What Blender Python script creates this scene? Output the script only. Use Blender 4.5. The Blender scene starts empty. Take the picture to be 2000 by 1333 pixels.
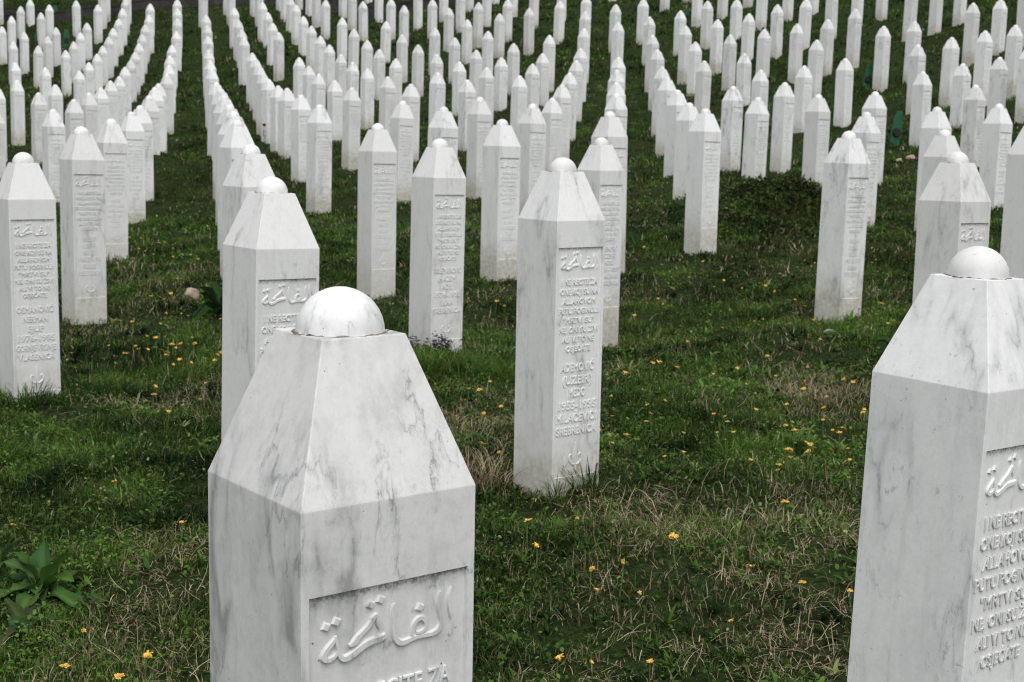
import bpy, bmesh, math, random
import numpy as np
from mathutils import Vector, Matrix, Euler

random.seed(7)
RNG = np.random.default_rng(11)
scene = bpy.context.scene
COL = scene.collection
ZO = 1.60                       # height of the camera above the datum

# ------------------------------------------------------------ camera
cam_data = bpy.data.cameras.new('camera')
cam = bpy.data.objects.new('camera', cam_data)
COL.objects.link(cam)
PITCH, ROLL = 0.13997, 0.02674
fwd = Vector((0, math.cos(PITCH), -math.sin(PITCH)))
up0 = Vector((0, math.sin(PITCH), math.cos(PITCH)))
rt0 = Vector((1, 0, 0))
rt = rt0 * math.cos(ROLL) + up0 * math.sin(ROLL)
up = up0 * math.cos(ROLL) - rt0 * math.sin(ROLL)
M = Matrix((rt, up, -fwd)).transposed().to_4x4()
M.translation = Vector((0, 0, ZO))
cam.matrix_world = M
cam_data.sensor_width = 36
cam_data.lens = 47.5
cam_data.clip_start = 0.05
cam_data.clip_end = 600
cam_data.dof.use_dof = True
cam_data.dof.focus_distance = 2.3
cam_data.dof.aperture_fstop = 14
scene.camera = cam

# ------------------------------------------------------------ sky, sun, exposure
SUN_EL, SUN_AZ = math.radians(62), math.radians(170)    # azimuth clockwise from +Y
world = bpy.data.worlds.new('World')
scene.world = world
world.use_nodes = True
wn, wl = world.node_tree.nodes, world.node_tree.links
wn.clear()
w_out = wn.new('ShaderNodeOutputWorld')
w_bg = wn.new('ShaderNodeBackground')
w_sky = wn.new('ShaderNodeTexSky')
w_hsv = wn.new('ShaderNodeHueSaturation')
w_sky.sky_type = 'NISHITA'
w_sky.sun_disc = False
w_sky.sun_elevation = SUN_EL
w_sky.sun_rotation = SUN_AZ
w_sky.air_density = 1.0
w_sky.dust_density = 4.0
w_sky.ozone_density = 1.0
w_hsv.inputs['Saturation'].default_value = 0.13         # an overcast, nearly grey sky
w_bg.inputs['Strength'].default_value = 0.15
wl.new(w_sky.outputs['Color'], w_hsv.inputs['Color'])
wl.new(w_hsv.outputs['Color'], w_bg.inputs['Color'])
wl.new(w_bg.outputs['Background'], w_out.inputs['Surface'])

sun_data = bpy.data.lights.new('sun', 'SUN')
sun_data.energy = 0.65
sun_data.angle = math.radians(40)
sun_data.color = (1.0, 0.985, 0.96)
sun = bpy.data.objects.new('sun', sun_data)
COL.objects.link(sun)
sd = Vector((math.sin(SUN_AZ) * math.cos(SUN_EL), math.cos(SUN_AZ) * math.cos(SUN_EL), math.sin(SUN_EL)))
sun.rotation_euler = sd.to_track_quat('Z', 'Y').to_euler()
sun.location = sd * 40

scene.view_settings.view_transform = 'Standard'
scene.view_settings.look = 'None'
scene.view_settings.gamma = 1
scene.view_settings.exposure = 0.29
scene.render.film_transparent = False
scene.cycles.filter_width = 1.0

# ------------------------------------------------------------ surveyed positions
# headstones: x, y, height of the knob, height of the foot, foot seen, weight, label, (turn, lean x, lean y)
STONES = [
 (-0.218, 1.693, -0.175, -1.605, 0, 525.0, 'nearest white marble headstone with bold grey veins and a round knob on top', (-0.0013, -0.0065, 0.0028)),
 (0.863, 2.508, -0.152, -1.582, 0, 440.0, 'large grey-flecked white headstone cut by the right and bottom edges of the photo', (0.0008, 0.0098, -0.0129)),
 (-0.863, 4.802, -0.113, -1.543, 0, 187.0, 'tall white headstone with faint rusty vein on its cap, right behind the nearest veined headstone'),
 (0.184, 5.446, -0.021, -1.35, 1, 170.0, 'white headstone standing clear at the centre, its whole inscription and lily emblem readable', (-0.0006, -0.0062, 0.0065)),
 (2.201, 6.823, 0.055, -1.375, 0, 136.0, 'large white headstone behind the flecked one cut by the right edge'),
 (-2.633, 7.264, -0.077, -1.377, 1, 117.0, 'white headstone at the left edge with a pale diagonal streak across its inscription', (0.0012, -0.0063, 0.0012)),
 (-1.564, 8.014, -0.003, -1.433, 0, 112.0, 'white headstone tucked behind the rusty veined tall one, mostly only its cap showing'),
 (-0.494, 8.697, 0.064, -1.259, 1, 107.0, 'white headstone with purple flowers at its foot, left of the central headstone'),
 (3.39, 8.944, 0.308, -1.122, 0, 103.0, 'greyish white headstone mostly cut off by the right edge of the photo'),
 (-3.265, 10.222, 0.093, -1.351, 1, 84.0, 'white headstone just right of the streaked one, lily emblem near its foot'),
 (0.632, 10.273, 0.117, -1.485, 1, 92.0, 'white headstone half hidden directly behind the central readable headstone'),
 (2.535, 10.461, 0.218, -1.216, 1, 90.0, 'white headstone standing in front of the right group with dandelions before its foot'),
 (-1.228, 12.003, 0.207, -1.289, 1, 77.0, 'slim white headstone left of and behind the purple flowered one'),
 (3.832, 12.277, 0.292, -1.138, 0, 76.0, 'white headstone whose cap rises behind the large one near the right edge'),
 (-2.521, 12.304, 0.206, -1.224, 0, 73.0, 'first white headstone from the front in the row right of the long grass aisle'),
 (-0.143, 12.541, 0.284, -1.174, 1, 75.0, 'white headstone in the gap between the purple flowered stone and the central one'),
 (0.883, 13.178, 0.401, -1.029, 0, 72.0, 'white headstone second behind the central one, its cap rising over the half hidden stone'),
 (-4.164, 14.008, 0.216, -1.27, 1, 62.0, 'white headstone third from the left edge, overlapping the row along the grass aisle'),
 (-3.008, 14.497, 0.333, -1.097, 0, 62.0, 'second white headstone from the front in the row right of the long grass aisle'),
 (2.017, 14.745, 0.503, -1.06, 1, 64.5, 'white headstone alone in open grass right of centre, left of the weedy mound'),
 (4.851, 15.884, 0.633, -0.797, 0, 59.0, 'white headstone with bumpy knob, third deep in the line near the right edge'),
 (-0.861, 15.869, 0.484, -0.946, 0, 59.0, 'white headstone whose cap shows directly above the purple flowered headstone'),
 (4.136, 16.27, 0.566, -0.864, 0, 58.0, 'white headstone directly behind the front one of the right group'),
 (-3.505, 16.653, 0.467, -0.963, 0, 54.0, 'third white headstone from the front in the row right of the long grass aisle'),
 (5.925, 16.912, 0.731, -0.514, 1, 55.0, 'broad white headstone with a grey stain on its inscription, near the right edge'),
 (0.177, 16.893, 0.579, -0.851, 0, 56.0, 'white headstone whose cap shows behind the left shoulder of the central headstone'),
 (-4.946, 17.506, 0.363, -1.067, 0, 50.0, 'first white headstone from the front in the row left of the long grass aisle'),
 (-2.687, 18.546, 0.548, -0.948, 1, 49.5, 'white headstone ending the curved row, its foot in grass above the nearest knob'),
 (2.332, 18.684, 0.712, -0.718, 0, 51.0, 'white headstone directly behind and left of the lone one beside the weedy mound'),
 (-5.271, 19.1, 0.489, -0.941, 0, 46.0, 'second white headstone from the front in the row left of the long grass aisle'),
 (-4.1, 19.141, 0.655, -0.775, 0, 47.0, 'fourth white headstone from the front in the row right of the long grass aisle'),
 (4.234, 19.383, 0.902, -0.513, 1, 49.0, 'white headstone at the right end of the weedy mound'),
 (-1.636, 19.424, 0.658, -0.772, 0, 48.0, 'white headstone peeping out right behind the slim one left of the purple flowers'),
 (-6.604, 19.437, 0.411, -1.019, 0, 44.0, 'white headstone peeking between two rows on the left, cap above the second left stone'),
 (-0.551, 19.636, 0.747, -0.683, 0, 48.0, 'white headstone just behind and left of the one in the gap beside the central stone'),
 (5.17, 19.915, 0.989, -0.441, 0, 47.5, 'white headstone beside the larger green marker board, third back in the right group'),
 (3.539, 20.269, 0.879, -0.307, 1, 47.0, 'right one of two white headstones rising just behind the weedy mound'),
 (1.513, 21.182, 0.919, -0.511, 0, 45.0, 'first white headstone from the front in the straight line climbing behind the central headstone'),
 (-5.801, 21.522, 0.705, -0.149, 1, 41.0, 'third white headstone from the front in the row left of the long grass aisle'),
 (2.514, 21.704, 1.019, -0.411, 0, 44.0, 'first white headstone from the front in the row climbing behind the lone mound-side stone'),
 (-4.761, 21.958, 0.855, -0.575, 0, 41.0, 'fifth white headstone from the front in the row right of the long grass aisle'),
 (7.408, 22.3, 1.256, -0.174, 0, 42.0, 'blue-grey veined white headstone between two pale ones near the right edge'),
 (0.553, 22.345, 0.868, -0.562, 0, 42.5, 'first white headstone from the front in the row curving up right above the centre'),
 (-3.589, 22.633, 0.819, -0.611, 0, 40.5, 'first white headstone from the front in the curved row ending above the nearest knob'),
 (3.55, 22.742, 1.155, -0.333, 1, 42.0, 'left one of two white headstones rising just behind the weedy mound'),
 (4.503, 23.266, 1.268, -0.258, 1, 41.0, 'slim white headstone behind the right part of the weedy mound'),
 (-9.078, 23.767, 0.481, -0.949, 0, 34.0, 'white headstone sliver at the left edge of the photo, the front one of two'),
 (-7.951, 24.512, 0.705, -0.725, 0, 35.0, 'first white headstone from the front in the second row left of the grass aisle'),
 (-6.624, 24.965, 0.968, -0.462, 0, 36.0, 'fourth white headstone from the front in the row left of the long grass aisle'),
 (1.787, 25.131, 1.289, -0.141, 0, 38.0, 'second white headstone from the front in the straight line climbing behind the central headstone'),
 (7.395, 25.219, 1.634, 0.325, 1, 37.5, 'first white headstone from the front in the upright row near the right edge'),
 (0.793, 25.163, 1.227, -0.203, 0, 38.0, 'second white headstone from the front in the row curving up right above the centre'),
 (2.73, 25.273, 1.413, -0.025, 1, 38.0, 'second white headstone from the front in the row climbing behind the lone mound-side stone'),
 (-3.139, 25.843, 1.097, -0.403, 1, 36.0, 'small white hillside headstone, tip 34 percent across and 13 percent down the photo'),
 (-2.038, 25.987, 1.202, -0.228, 0, 36.0, 'small white hillside headstone, tip 40 percent across and 12 percent down the photo'),
 (-4.424, 26.233, 1.071, -0.359, 0, 35.0, 'second white headstone from the front in the curved row ending above the nearest knob'),
 (9.917, 26.902, 2.28, 0.843, 1, 35.0, 'small white hillside headstone, tip 100 percent across and 7 percent down the photo'),
 (-5.892, 26.765, 1.168, -0.262, 0, 34.0, 'sixth white headstone from the front in the row right of the long grass aisle'),
 (-1.018, 27.161, 1.365, -0.065, 0, 35.0, 'small white hillside headstone, tip 46 percent across and 12 percent down the photo'),
 (8.811, 27.384, 1.955, 0.627, 1, 34.0, 'small white hillside headstone, tip 94 percent across and 9 percent down the photo'),
 (9.545, 27.42, 2.101, 0.671, 0, 34.0, 'small white hillside headstone, tip 98 percent across and 8 percent down the photo'),
 (-8.607, 27.479, 0.924, -0.506, 0, 30.5, 'second white headstone from the front in the second row left of the grass aisle'),
 (6.59, 27.876, 2.029, 0.699, 1, 34.5, 'white headstone left of the small leaning green marker board'),
 (-7.325, 27.905, 1.161, -0.269, 0, 32.0, 'fifth white headstone from the front in the row left of the long grass aisle'),
 (5.817, 28.098, 1.875, 0.422, 1, 34.0, 'small white hillside headstone, tip 79 percent across and 10 percent down the photo'),
 (-9.797, 27.987, 0.92, -0.51, 0, 30.3, 'small white hillside headstone, tip 4 percent across and 14 percent down the photo'),
 (-10.862, 28.581, 1.032, -0.398, 0, 31.0, 'white headstone sliver at the left edge of the photo, the rear one of two'),
 (-5.016, 28.632, 1.215, -0.215, 0, 29.0, 'third white headstone from the front in the curved row ending above the nearest knob'),
 (2.042, 28.768, 1.728, 0.298, 0, 33.0, 'third white headstone from the front in the straight line climbing behind the central headstone'),
 (1.068, 29.007, 1.663, 0.233, 0, 33.0, 'third white headstone from the front in the row curving up right above the centre'),
 (3.019, 29.038, 1.833, 0.39, 1, 33.0, 'third white headstone from the front in the row climbing behind the lone mound-side stone'),
 (5.096, 29.051, 1.83, 0.4, 0, 32.0, 'small white hillside headstone, tip 74 percent across and 10 percent down the photo'),
 (9.886, 29.394, 2.794, 1.364, 0, 32.5, 'small white hillside headstone, tip 96 percent across and 5 percent down the photo'),
 (-2.805, 29.36, 1.498, 0.068, 0, 32.0, 'small white hillside headstone, tip 38 percent across and 11 percent down the photo'),
 (8.516, 29.529, 2.475, 1.045, 0, 32.0, 'second white headstone from the front in the upright row near the right edge'),
 (9.279, 29.695, 2.664, 1.172, 1, 32.0, 'small white hillside headstone, tip 93 percent across and 5 percent down the photo'),
 (-1.753, 29.615, 1.629, 0.199, 0, 32.5, 'small white hillside headstone, tip 43 percent across and 11 percent down the photo'),
 (-9.024, 29.631, 1.118, -0.312, 0, 28.5, 'third white headstone from the front in the second row left of the grass aisle'),
 (0.018, 29.707, 1.61, 0.18, 0, 31.5, 'small white hillside headstone, tip 51 percent across and 11 percent down the photo'),
 (-3.982, 29.713, 1.407, -0.023, 0, 31.5, 'small white hillside headstone, tip 33 percent across and 12 percent down the photo'),
 (10.735, 30.0, 2.987, 1.46, 1, 31.0, 'small white hillside headstone, tip 99 percent across and 4 percent down the photo'),
 (-10.374, 30.713, 1.194, -0.236, 0, 29.3, 'first white headstone from the front in the third row left of the grass aisle'),
 (-5.631, 30.922, 1.448, 0.018, 0, 27.0, 'fourth white headstone from the front in the curved row ending above the nearest knob'),
 (4.21, 31.361, 2.142, 0.712, 0, 30.5, 'first white headstone from the front in the first short row above the weedy mound'),
 (2.286, 31.856, 2.205, 0.775, 0, 30.0, 'fourth white headstone from the front in the straight line climbing behind the central headstone'),
 (1.324, 32.004, 2.114, 0.684, 0, 30.0, 'fourth white headstone from the front in the row curving up right above the centre'),
 (-11.688, 31.976, 1.314, -0.165, 1, 27.5, 'slim white headstone standing clear in grass near the left edge, above the streaked stone'),
 (-0.755, 32.08, 1.906, 0.476, 0, 30.0, 'small white hillside headstone, tip 48 percent across and 10 percent down the photo'),
 (6.937, 32.257, 2.753, 1.323, 0, 30.0, 'small white hillside headstone, tip 80 percent across and 6 percent down the photo'),
 (8.499, 32.349, 3.118, 1.651, 1, 29.5, 'solitary white headstone right of the small leaning green marker board'),
 (9.283, 32.585, 3.265, 1.835, 0, 29.0, 'third white headstone from the front in the upright row near the right edge'),
 (0.316, 32.622, 2.05, 0.62, 0, 29.5, 'small white hillside headstone, tip 52 percent across and 9 percent down the photo'),
 (-9.742, 32.75, 1.398, -0.032, 0, 26.0, 'fourth white headstone from the front in the second row left of the grass aisle'),
 (-6.122, 32.909, 1.682, 0.252, 0, 28.0, 'fifth white headstone from the front in the curved row ending above the nearest knob'),
 (5.401, 33.147, 2.47, 1.04, 0, 29.0, 'first white headstone from the front in the second short row above the weedy mound'),
 (-4.815, 33.055, 1.7, 0.27, 0, 28.0, 'small white hillside headstone, tip 31 percent across and 11 percent down the photo'),
 (3.331, 33.328, 2.513, 1.023, 1, 29.5, 'fourth white headstone from the front in the row climbing behind the lone mound-side stone'),
 (-8.516, 33.202, 1.611, 0.181, 0, 25.0, 'sixth white headstone from the front in the row left of the long grass aisle'),
 (-3.67, 33.29, 1.877, 0.447, 0, 28.5, 'first white headstone from the front in the diagonal row descending through upper left centre'),
 (11.691, 33.817, 3.979, 2.691, 1, 28.0, 'headstone cropped by the top edge, foot 98 percent across, 8 percent down'),
 (11.121, 34.092, 3.896, 2.444, 1, 27.5, 'small white hillside headstone, tip 95 percent across and 0 percent down the photo'),
 (-7.558, 33.823, 1.795, 0.365, 0, 27.5, 'seventh white headstone from the front in the row right of the long grass aisle'),
 (12.526, 34.49, 4.322, 2.892, 0, 27.0, 'headstone cropped by the top edge, foot 100 percent across, 7 percent down'),
 (1.537, 34.737, 2.594, 1.302, 1, 28.0, 'fifth white headstone from the front in the row curving up right above the centre'),
 (-1.512, 34.727, 2.184, 0.754, 0, 26.0, 'small white hillside headstone, tip 45 percent across and 9 percent down the photo'),
 (-10.093, 34.674, 1.594, 0.164, 0, 23.5, 'fifth white headstone from the front in the second row left of the grass aisle'),
 (7.79, 35.067, 3.507, 2.129, 1, 27.5, 'small white hillside headstone, tip 81 percent across and 3 percent down the photo'),
 (0.59, 35.344, 2.492, 1.062, 0, 27.0, 'small white hillside headstone, tip 53 percent across and 8 percent down the photo'),
 (7.158, 35.761, 3.446, 1.993, 1, 27.0, 'small white hillside headstone, tip 78 percent across and 3 percent down the photo'),
 (8.663, 35.85, 3.863, 2.415, 1, 27.0, 'small white hillside headstone, tip 84 percent across and 1 percent down the photo'),
 (-0.47, 35.832, 2.4, 0.97, 0, 25.5, 'small white hillside headstone, tip 49 percent across and 8 percent down the photo'),
 (4.581, 36.034, 2.94, 1.51, 0, 26.0, 'second white headstone from the front in the first short row above the weedy mound'),
 (-6.788, 35.949, 2.032, 0.602, 0, 26.0, 'sixth white headstone from the front in the curved row ending above the nearest knob'),
 (-3.244, 36.178, 2.311, 0.881, 0, 25.0, 'small white hillside headstone, tip 39 percent across and 9 percent down the photo'),
 (-5.544, 36.261, 2.071, 0.641, 0, 25.5, 'small white hillside headstone, tip 30 percent across and 10 percent down the photo'),
 (-4.402, 36.355, 2.206, 0.776, 0, 25.0, 'second white headstone from the front in the diagonal row descending through upper left centre'),
 (6.474, 36.64, 3.369, 1.939, 0, 26.0, 'small white hillside headstone, tip 75 percent across and 4 percent down the photo'),
 (5.609, 36.834, 3.216, 1.786, 0, 26.5, 'second white headstone from the front in the second short row above the weedy mound'),
 (3.544, 36.924, 3.156, 1.702, 1, 26.0, 'fifth white headstone from the front in the row climbing behind the lone mound-side stone'),
 (-2.225, 37.091, 2.513, 1.083, 0, 26.0, 'small white hillside headstone, tip 43 percent across and 8 percent down the photo'),
 (10.62, 37.73, 4.644, 3.212, 1, 25.5, 'headstone cropped by the top edge, foot 89 percent across, 6 percent down'),
 (-9.596, 37.669, 2.078, 0.648, 0, 23.5, 'seventh white headstone from the front in the row left of the long grass aisle'),
 (11.444, 38.194, 4.95, 3.525, 1, 25.0, 'headstone cropped by the top edge, foot 92 percent across, 5 percent down'),
 (-8.519, 37.905, 2.245, 0.815, 0, 24.0, 'eighth white headstone from the front in the row right of the long grass aisle'),
 (-7.321, 38.246, 2.341, 0.829, 1, 24.0, 'seventh white headstone from the front in the curved row ending above the nearest knob'),
 (-1.206, 38.351, 2.746, 1.316, 0, 23.5, 'small white hillside headstone, tip 47 percent across and 7 percent down the photo'),
 (4.626, 38.622, 3.578, 2.0, 1, 25.0, 'third white headstone from the front in the first short row above the weedy mound'),
 (-12.29, 38.403, 1.891, 0.461, 0, 23.3, 'second white headstone from the front in the third row left of the grass aisle'),
 (12.343, 38.984, 5.339, 3.882, 1, 25.0, 'headstone cropped by the top edge, foot 94 percent across, 3 percent down'),
 (-6.2, 38.752, 2.439, 1.009, 0, 24.0, 'small white hillside headstone, tip 29 percent across and 8 percent down the photo'),
 (-5.037, 38.84, 2.568, 1.138, 0, 23.5, 'third white headstone from the front in the diagonal row descending through upper left centre'),
 (-13.367, 38.77, 1.976, 0.546, 0, 20.5, 'small white hillside headstone, tip 4 percent across and 10 percent down the photo'),
 (-0.174, 38.965, 3.002, 1.572, 0, 25.5, 'small white hillside headstone, tip 50 percent across and 6 percent down the photo'),
 (6.467, 39.189, 4.024, 2.682, 1, 24.0, 'small white hillside headstone, tip 73 percent across and 2 percent down the photo'),
 (5.587, 39.206, 3.84, 2.327, 1, 25.0, 'third white headstone from the front in the second short row above the weedy mound'),
 (8.091, 39.313, 4.483, 3.117, 1, 25.0, 'headstone cropped by the top edge, foot 79 percent across, 7 percent down'),
 (-3.99, 39.169, 2.747, 1.317, 0, 24.0, 'small white hillside headstone, tip 37 percent across and 7 percent down the photo'),
 (7.306, 39.451, 4.321, 2.875, 1, 24.5, 'small white hillside headstone, tip 76 percent across and 1 percent down the photo'),
 (0.839, 39.331, 3.285, 1.647, 1, 25.0, 'small white hillside headstone, tip 54 percent across and 5 percent down the photo'),
 (1.82, 39.412, 3.504, 2.074, 0, 24.0, 'sixth white headstone from the front in the row curving up right above the centre'),
 (-11.284, 39.343, 2.08, 0.65, 0, 22.0, 'sixth white headstone from the front in the second row left of the grass aisle'),
 (2.814, 39.724, 3.73, 2.3, 0, 24.5, 'fifth white headstone from the front in the straight line climbing behind the central headstone'),
 (-14.528, 39.619, 2.142, 0.712, 0, 21.0, 'first white headstone from the front in the leftmost stacked row of three'),
 (8.973, 40.04, 4.814, 3.425, 1, 23.5, 'headstone cropped by the top edge, foot 81 percent across, 6 percent down'),
 (-7.74, 39.854, 2.604, 1.157, 1, 23.0, 'eighth white headstone from the front in the curved row ending above the nearest knob'),
 (3.755, 40.275, 3.965, 2.623, 1, 23.5, 'sixth white headstone from the front in the row climbing behind the lone mound-side stone'),
 (-2.959, 40.164, 2.985, 1.498, 1, 24.0, 'small white hillside headstone, tip 41 percent across and 7 percent down the photo'),
 (4.719, 40.886, 4.226, 2.911, 1, 24.0, 'fourth white headstone from the front in the first short row above the weedy mound'),
 (-5.674, 41.081, 2.984, 1.554, 0, 24.0, 'fourth white headstone from the front in the diagonal row descending through upper left centre'),
 (-9.297, 41.168, 2.731, 1.301, 0, 22.0, 'ninth white headstone from the front in the row right of the long grass aisle'),
 (6.459, 41.495, 4.67, 3.483, 1, 22.5, 'headstone cropped by the top edge, foot 72 percent across, 6 percent down'),
 (-10.488, 41.271, 2.549, 1.446, 1, 22.0, 'eighth white headstone from the front in the row left of the long grass aisle'),
 (10.132, 41.744, 5.402, 3.984, 1, 23.0, 'headstone cropped by the top edge, foot 84 percent across, 4 percent down'),
 (-4.594, 41.513, 3.173, 1.743, 0, 23.0, 'small white hillside headstone, tip 36 percent across and 6 percent down the photo'),
 (5.642, 41.894, 4.639, 3.198, 1, 23.5, 'fourth white headstone from the front in the second short row above the weedy mound'),
 (-1.973, 41.773, 3.339, 1.909, 0, 23.0, 'small white hillside headstone, tip 44 percent across and 6 percent down the photo'),
 (10.979, 42.212, 5.667, 4.23, 1, 23.0, 'headstone cropped by the top edge, foot 86 percent across, 3 percent down'),
 (-11.831, 41.857, 2.416, 1.013, 1, 20.5, 'seventh white headstone from the front in the second row left of the grass aisle'),
 (-13.175, 42.089, 2.334, 0.904, 0, 21.7, 'third white headstone from the front in the third row left of the grass aisle'),
 (-3.639, 42.576, 3.453, 2.03, 1, 22.5, 'small white hillside headstone, tip 39 percent across and 5 percent down the photo'),
 (-0.991, 42.644, 3.636, 2.206, 0, 22.0, 'small white hillside headstone, tip 48 percent across and 5 percent down the photo'),
 (2.002, 42.812, 4.318, 2.888, 0, 22.0, 'seventh white headstone from the front in the row curving up right above the centre'),
 (-6.2, 42.863, 3.371, 1.941, 0, 21.0, 'fifth white headstone from the front in the diagonal row descending through upper left centre'),
 (2.956, 43.146, 4.594, 3.158, 1, 23.0, 'sixth white headstone from the front in the straight line climbing behind the central headstone'),
 (-8.632, 43.166, 3.277, 1.785, 1, 21.5, 'ninth white headstone from the front in the curved row ending above the nearest knob'),
 (3.839, 43.484, 4.825, 3.394, 1, 23.0, 'seventh white headstone from the front in the row climbing behind the lone mound-side stone'),
 (7.599, 43.661, 5.438, 3.963, 1, 23.0, 'headstone cropped by the top edge, foot 75 percent across, 4 percent down'),
 (-2.705, 43.887, 3.794, 2.364, 0, 22.0, 'small white hillside headstone, tip 42 percent across and 4 percent down the photo'),
 (-7.671, 43.854, 3.525, 2.019, 1, 21.5, 'first white headstone from the front in the steep short row upper left of centre'),
 (-11.088, 43.906, 3.041, 1.611, 0, 21.0, 'ninth white headstone from the front in the row left of the long grass aisle'),
 (-5.302, 44.08, 3.711, 2.281, 0, 20.3, 'small white hillside headstone, tip 35 percent across and 4 percent down the photo'),
 (-9.996, 44.199, 3.366, 1.936, 0, 20.0, 'tenth white headstone from the front in the row right of the long grass aisle'),
 (-12.329, 44.144, 2.81, 1.398, 1, 19.6, 'eighth white headstone from the front in the second row left of the grass aisle'),
 (8.636, 44.819, 5.863, 4.381, 1, 22.5, 'headstone cropped by the top edge, foot 77 percent across, 3 percent down'),
 (-9.017, 44.72, 3.645, 2.411, 1, 20.5, 'tenth white headstone from the front in the curved row ending above the nearest knob'),
 (9.503, 45.09, 6.035, 4.711, 1, 20.0, 'headstone cropped by the top edge, foot 80 percent across, 2 percent down'),
 (-13.74, 44.761, 2.759, 1.329, 0, 20.3, 'fourth white headstone from the front in the third row left of the grass aisle'),
 (-6.809, 45.038, 3.853, 2.423, 0, 20.5, 'sixth white headstone from the front in the diagonal row descending through upper left centre'),
 (-1.734, 45.135, 4.199, 2.769, 0, 21.0, 'small white hillside headstone, tip 46 percent across and 3 percent down the photo'),
 (-0.693, 45.539, 4.462, 3.032, 0, 20.5, 'small white hillside headstone, tip 49 percent across and 2 percent down the photo'),
 (0.28, 45.597, 4.666, 3.13, 1, 21.5, 'small white hillside headstone, tip 52 percent across and 1 percent down the photo'),
 (-4.429, 45.611, 4.115, 2.685, 0, 21.0, 'small white hillside headstone, tip 38 percent across and 3 percent down the photo'),
 (-14.998, 45.474, 2.892, 1.412, 1, 19.7, 'small white hillside headstone, tip 6 percent across and 7 percent down the photo'),
 (2.157, 45.831, 5.135, 3.705, 0, 20.5, 'eighth white headstone from the front in the row curving up right above the centre'),
 (1.29, 45.805, 4.945, 3.54, 1, 21.0, 'small white hillside headstone, tip 55 percent across and 0 percent down the photo'),
 (-8.205, 45.792, 3.975, 2.678, 1, 20.5, 'second white headstone from the front in the steep short row upper left of centre'),
 (-12.634, 45.716, 3.196, 1.787, 1, 19.0, 'ninth white headstone from the front in the second row left of the grass aisle'),
 (5.867, 46.117, 5.744, 4.325, 1, 21.0, 'headstone cropped by the top edge, foot 68 percent across, 3 percent down'),
 (-11.475, 46.056, 3.638, 2.341, 1, 20.5, 'tenth white headstone from the front in the row left of the long grass aisle'),
 (-10.461, 46.15, 3.874, 2.444, 0, 19.0, 'eleventh white headstone from the front in the row right of the long grass aisle'),
 (-16.16, 46.215, 3.058, 1.667, 1, 18.1, 'small white hillside headstone, tip 4 percent across and 7 percent down the photo'),
 (6.797, 46.674, 6.012, 4.646, 1, 20.0, 'headstone cropped by the top edge, foot 71 percent across, 2 percent down'),
 (-14.048, 46.412, 3.132, 1.702, 0, 19.6, 'fifth white headstone from the front in the third row left of the grass aisle'),
 (-9.5, 46.561, 4.105, 2.865, 1, 19.5, 'eleventh white headstone from the front in the curved row ending above the nearest knob'),
 (-6.047, 46.903, 4.312, 2.882, 0, 20.3, 'small white hillside headstone, tip 33 percent across and 3 percent down the photo'),
 (-12.863, 46.937, 3.592, 2.217, 1, 18.6, 'tenth white headstone from the front in the second row left of the grass aisle'),
 (-7.445, 47.375, 4.372, 3.04, 1, 19.5, 'seventh white headstone from the front in the diagonal row descending through upper left centre'),
 (-17.373, 47.232, 3.241, 1.811, 0, 17.8, 'second white headstone from the front in the leftmost stacked row of three'),
 (-2.462, 47.583, 4.797, 3.229, 1, 20.0, 'small white hillside headstone, tip 44 percent across and 1 percent down the photo'),
 (-15.35, 47.414, 3.308, 1.878, 0, 18.3, 'small white hillside headstone, tip 7 percent across and 6 percent down the photo'),
 (-0.457, 47.869, 5.172, 3.722, 1, 20.0, 'headstone cropped by the top edge, foot 50 percent across, 6 percent down'),
 (-14.211, 47.65, 3.525, 2.095, 0, 19.0, 'sixth white headstone from the front in the third row left of the grass aisle'),
 (-10.891, 47.861, 4.363, 2.933, 0, 18.5, 'twelfth white headstone from the front in the row right of the long grass aisle'),
 (-1.468, 48.049, 5.061, 3.479, 1, 20.0, 'small white hillside headstone, tip 47 percent across and 0 percent down the photo'),
 (-11.913, 47.97, 4.225, 2.795, 0, 19.5, 'eleventh white headstone from the front in the row left of the long grass aisle'),
 (-8.797, 48.093, 4.536, 3.229, 1, 19.5, 'third white headstone from the front in the steep short row upper left of centre'),
 (-13.083, 48.145, 4.011, 2.646, 1, 18.2, 'eleventh white headstone from the front in the second row left of the grass aisle'),
 (-10.096, 48.777, 4.72, 3.441, 1, 18.5, 'twelfth white headstone from the front in the curved row ending above the nearest knob'),
 (-16.676, 48.669, 3.557, 2.122, 1, 17.5, 'small white hillside headstone, tip 5 percent across and 5 percent down the photo'),
 (-14.383, 48.746, 3.909, 2.479, 0, 18.3, 'seventh white headstone from the front in the third row left of the grass aisle'),
 (8.067, 49.245, 6.755, 5.241, 1, 21.0, 'headstone cropped by the top edge, foot 73 percent across, 1 percent down'),
 (-4.146, 49.179, 5.005, 3.575, 0, 19.0, 'small white hillside headstone, tip 39 percent across and 1 percent down the photo'),
 (-15.624, 49.008, 3.755, 2.325, 0, 18.2, 'small white hillside headstone, tip 8 percent across and 5 percent down the photo'),
 (0.467, 49.626, 5.814, 4.388, 1, 19.5, 'headstone cropped by the top edge, foot 52 percent across, 4 percent down'),
 (-13.305, 49.448, 4.454, 3.175, 1, 17.5, 'twelfth white headstone from the front in the second row left of the grass aisle'),
 (-12.288, 49.493, 4.718, 3.288, 0, 19.0, 'twelfth white headstone from the front in the row left of the long grass aisle'),
 (-3.188, 49.924, 5.323, 3.893, 0, 19.5, 'headstone cropped by the top edge, foot 42 percent across, 7 percent down'),
 (-9.335, 50.022, 5.065, 3.755, 1, 18.5, 'fourth white headstone from the front in the steep short row upper left of centre'),
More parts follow.
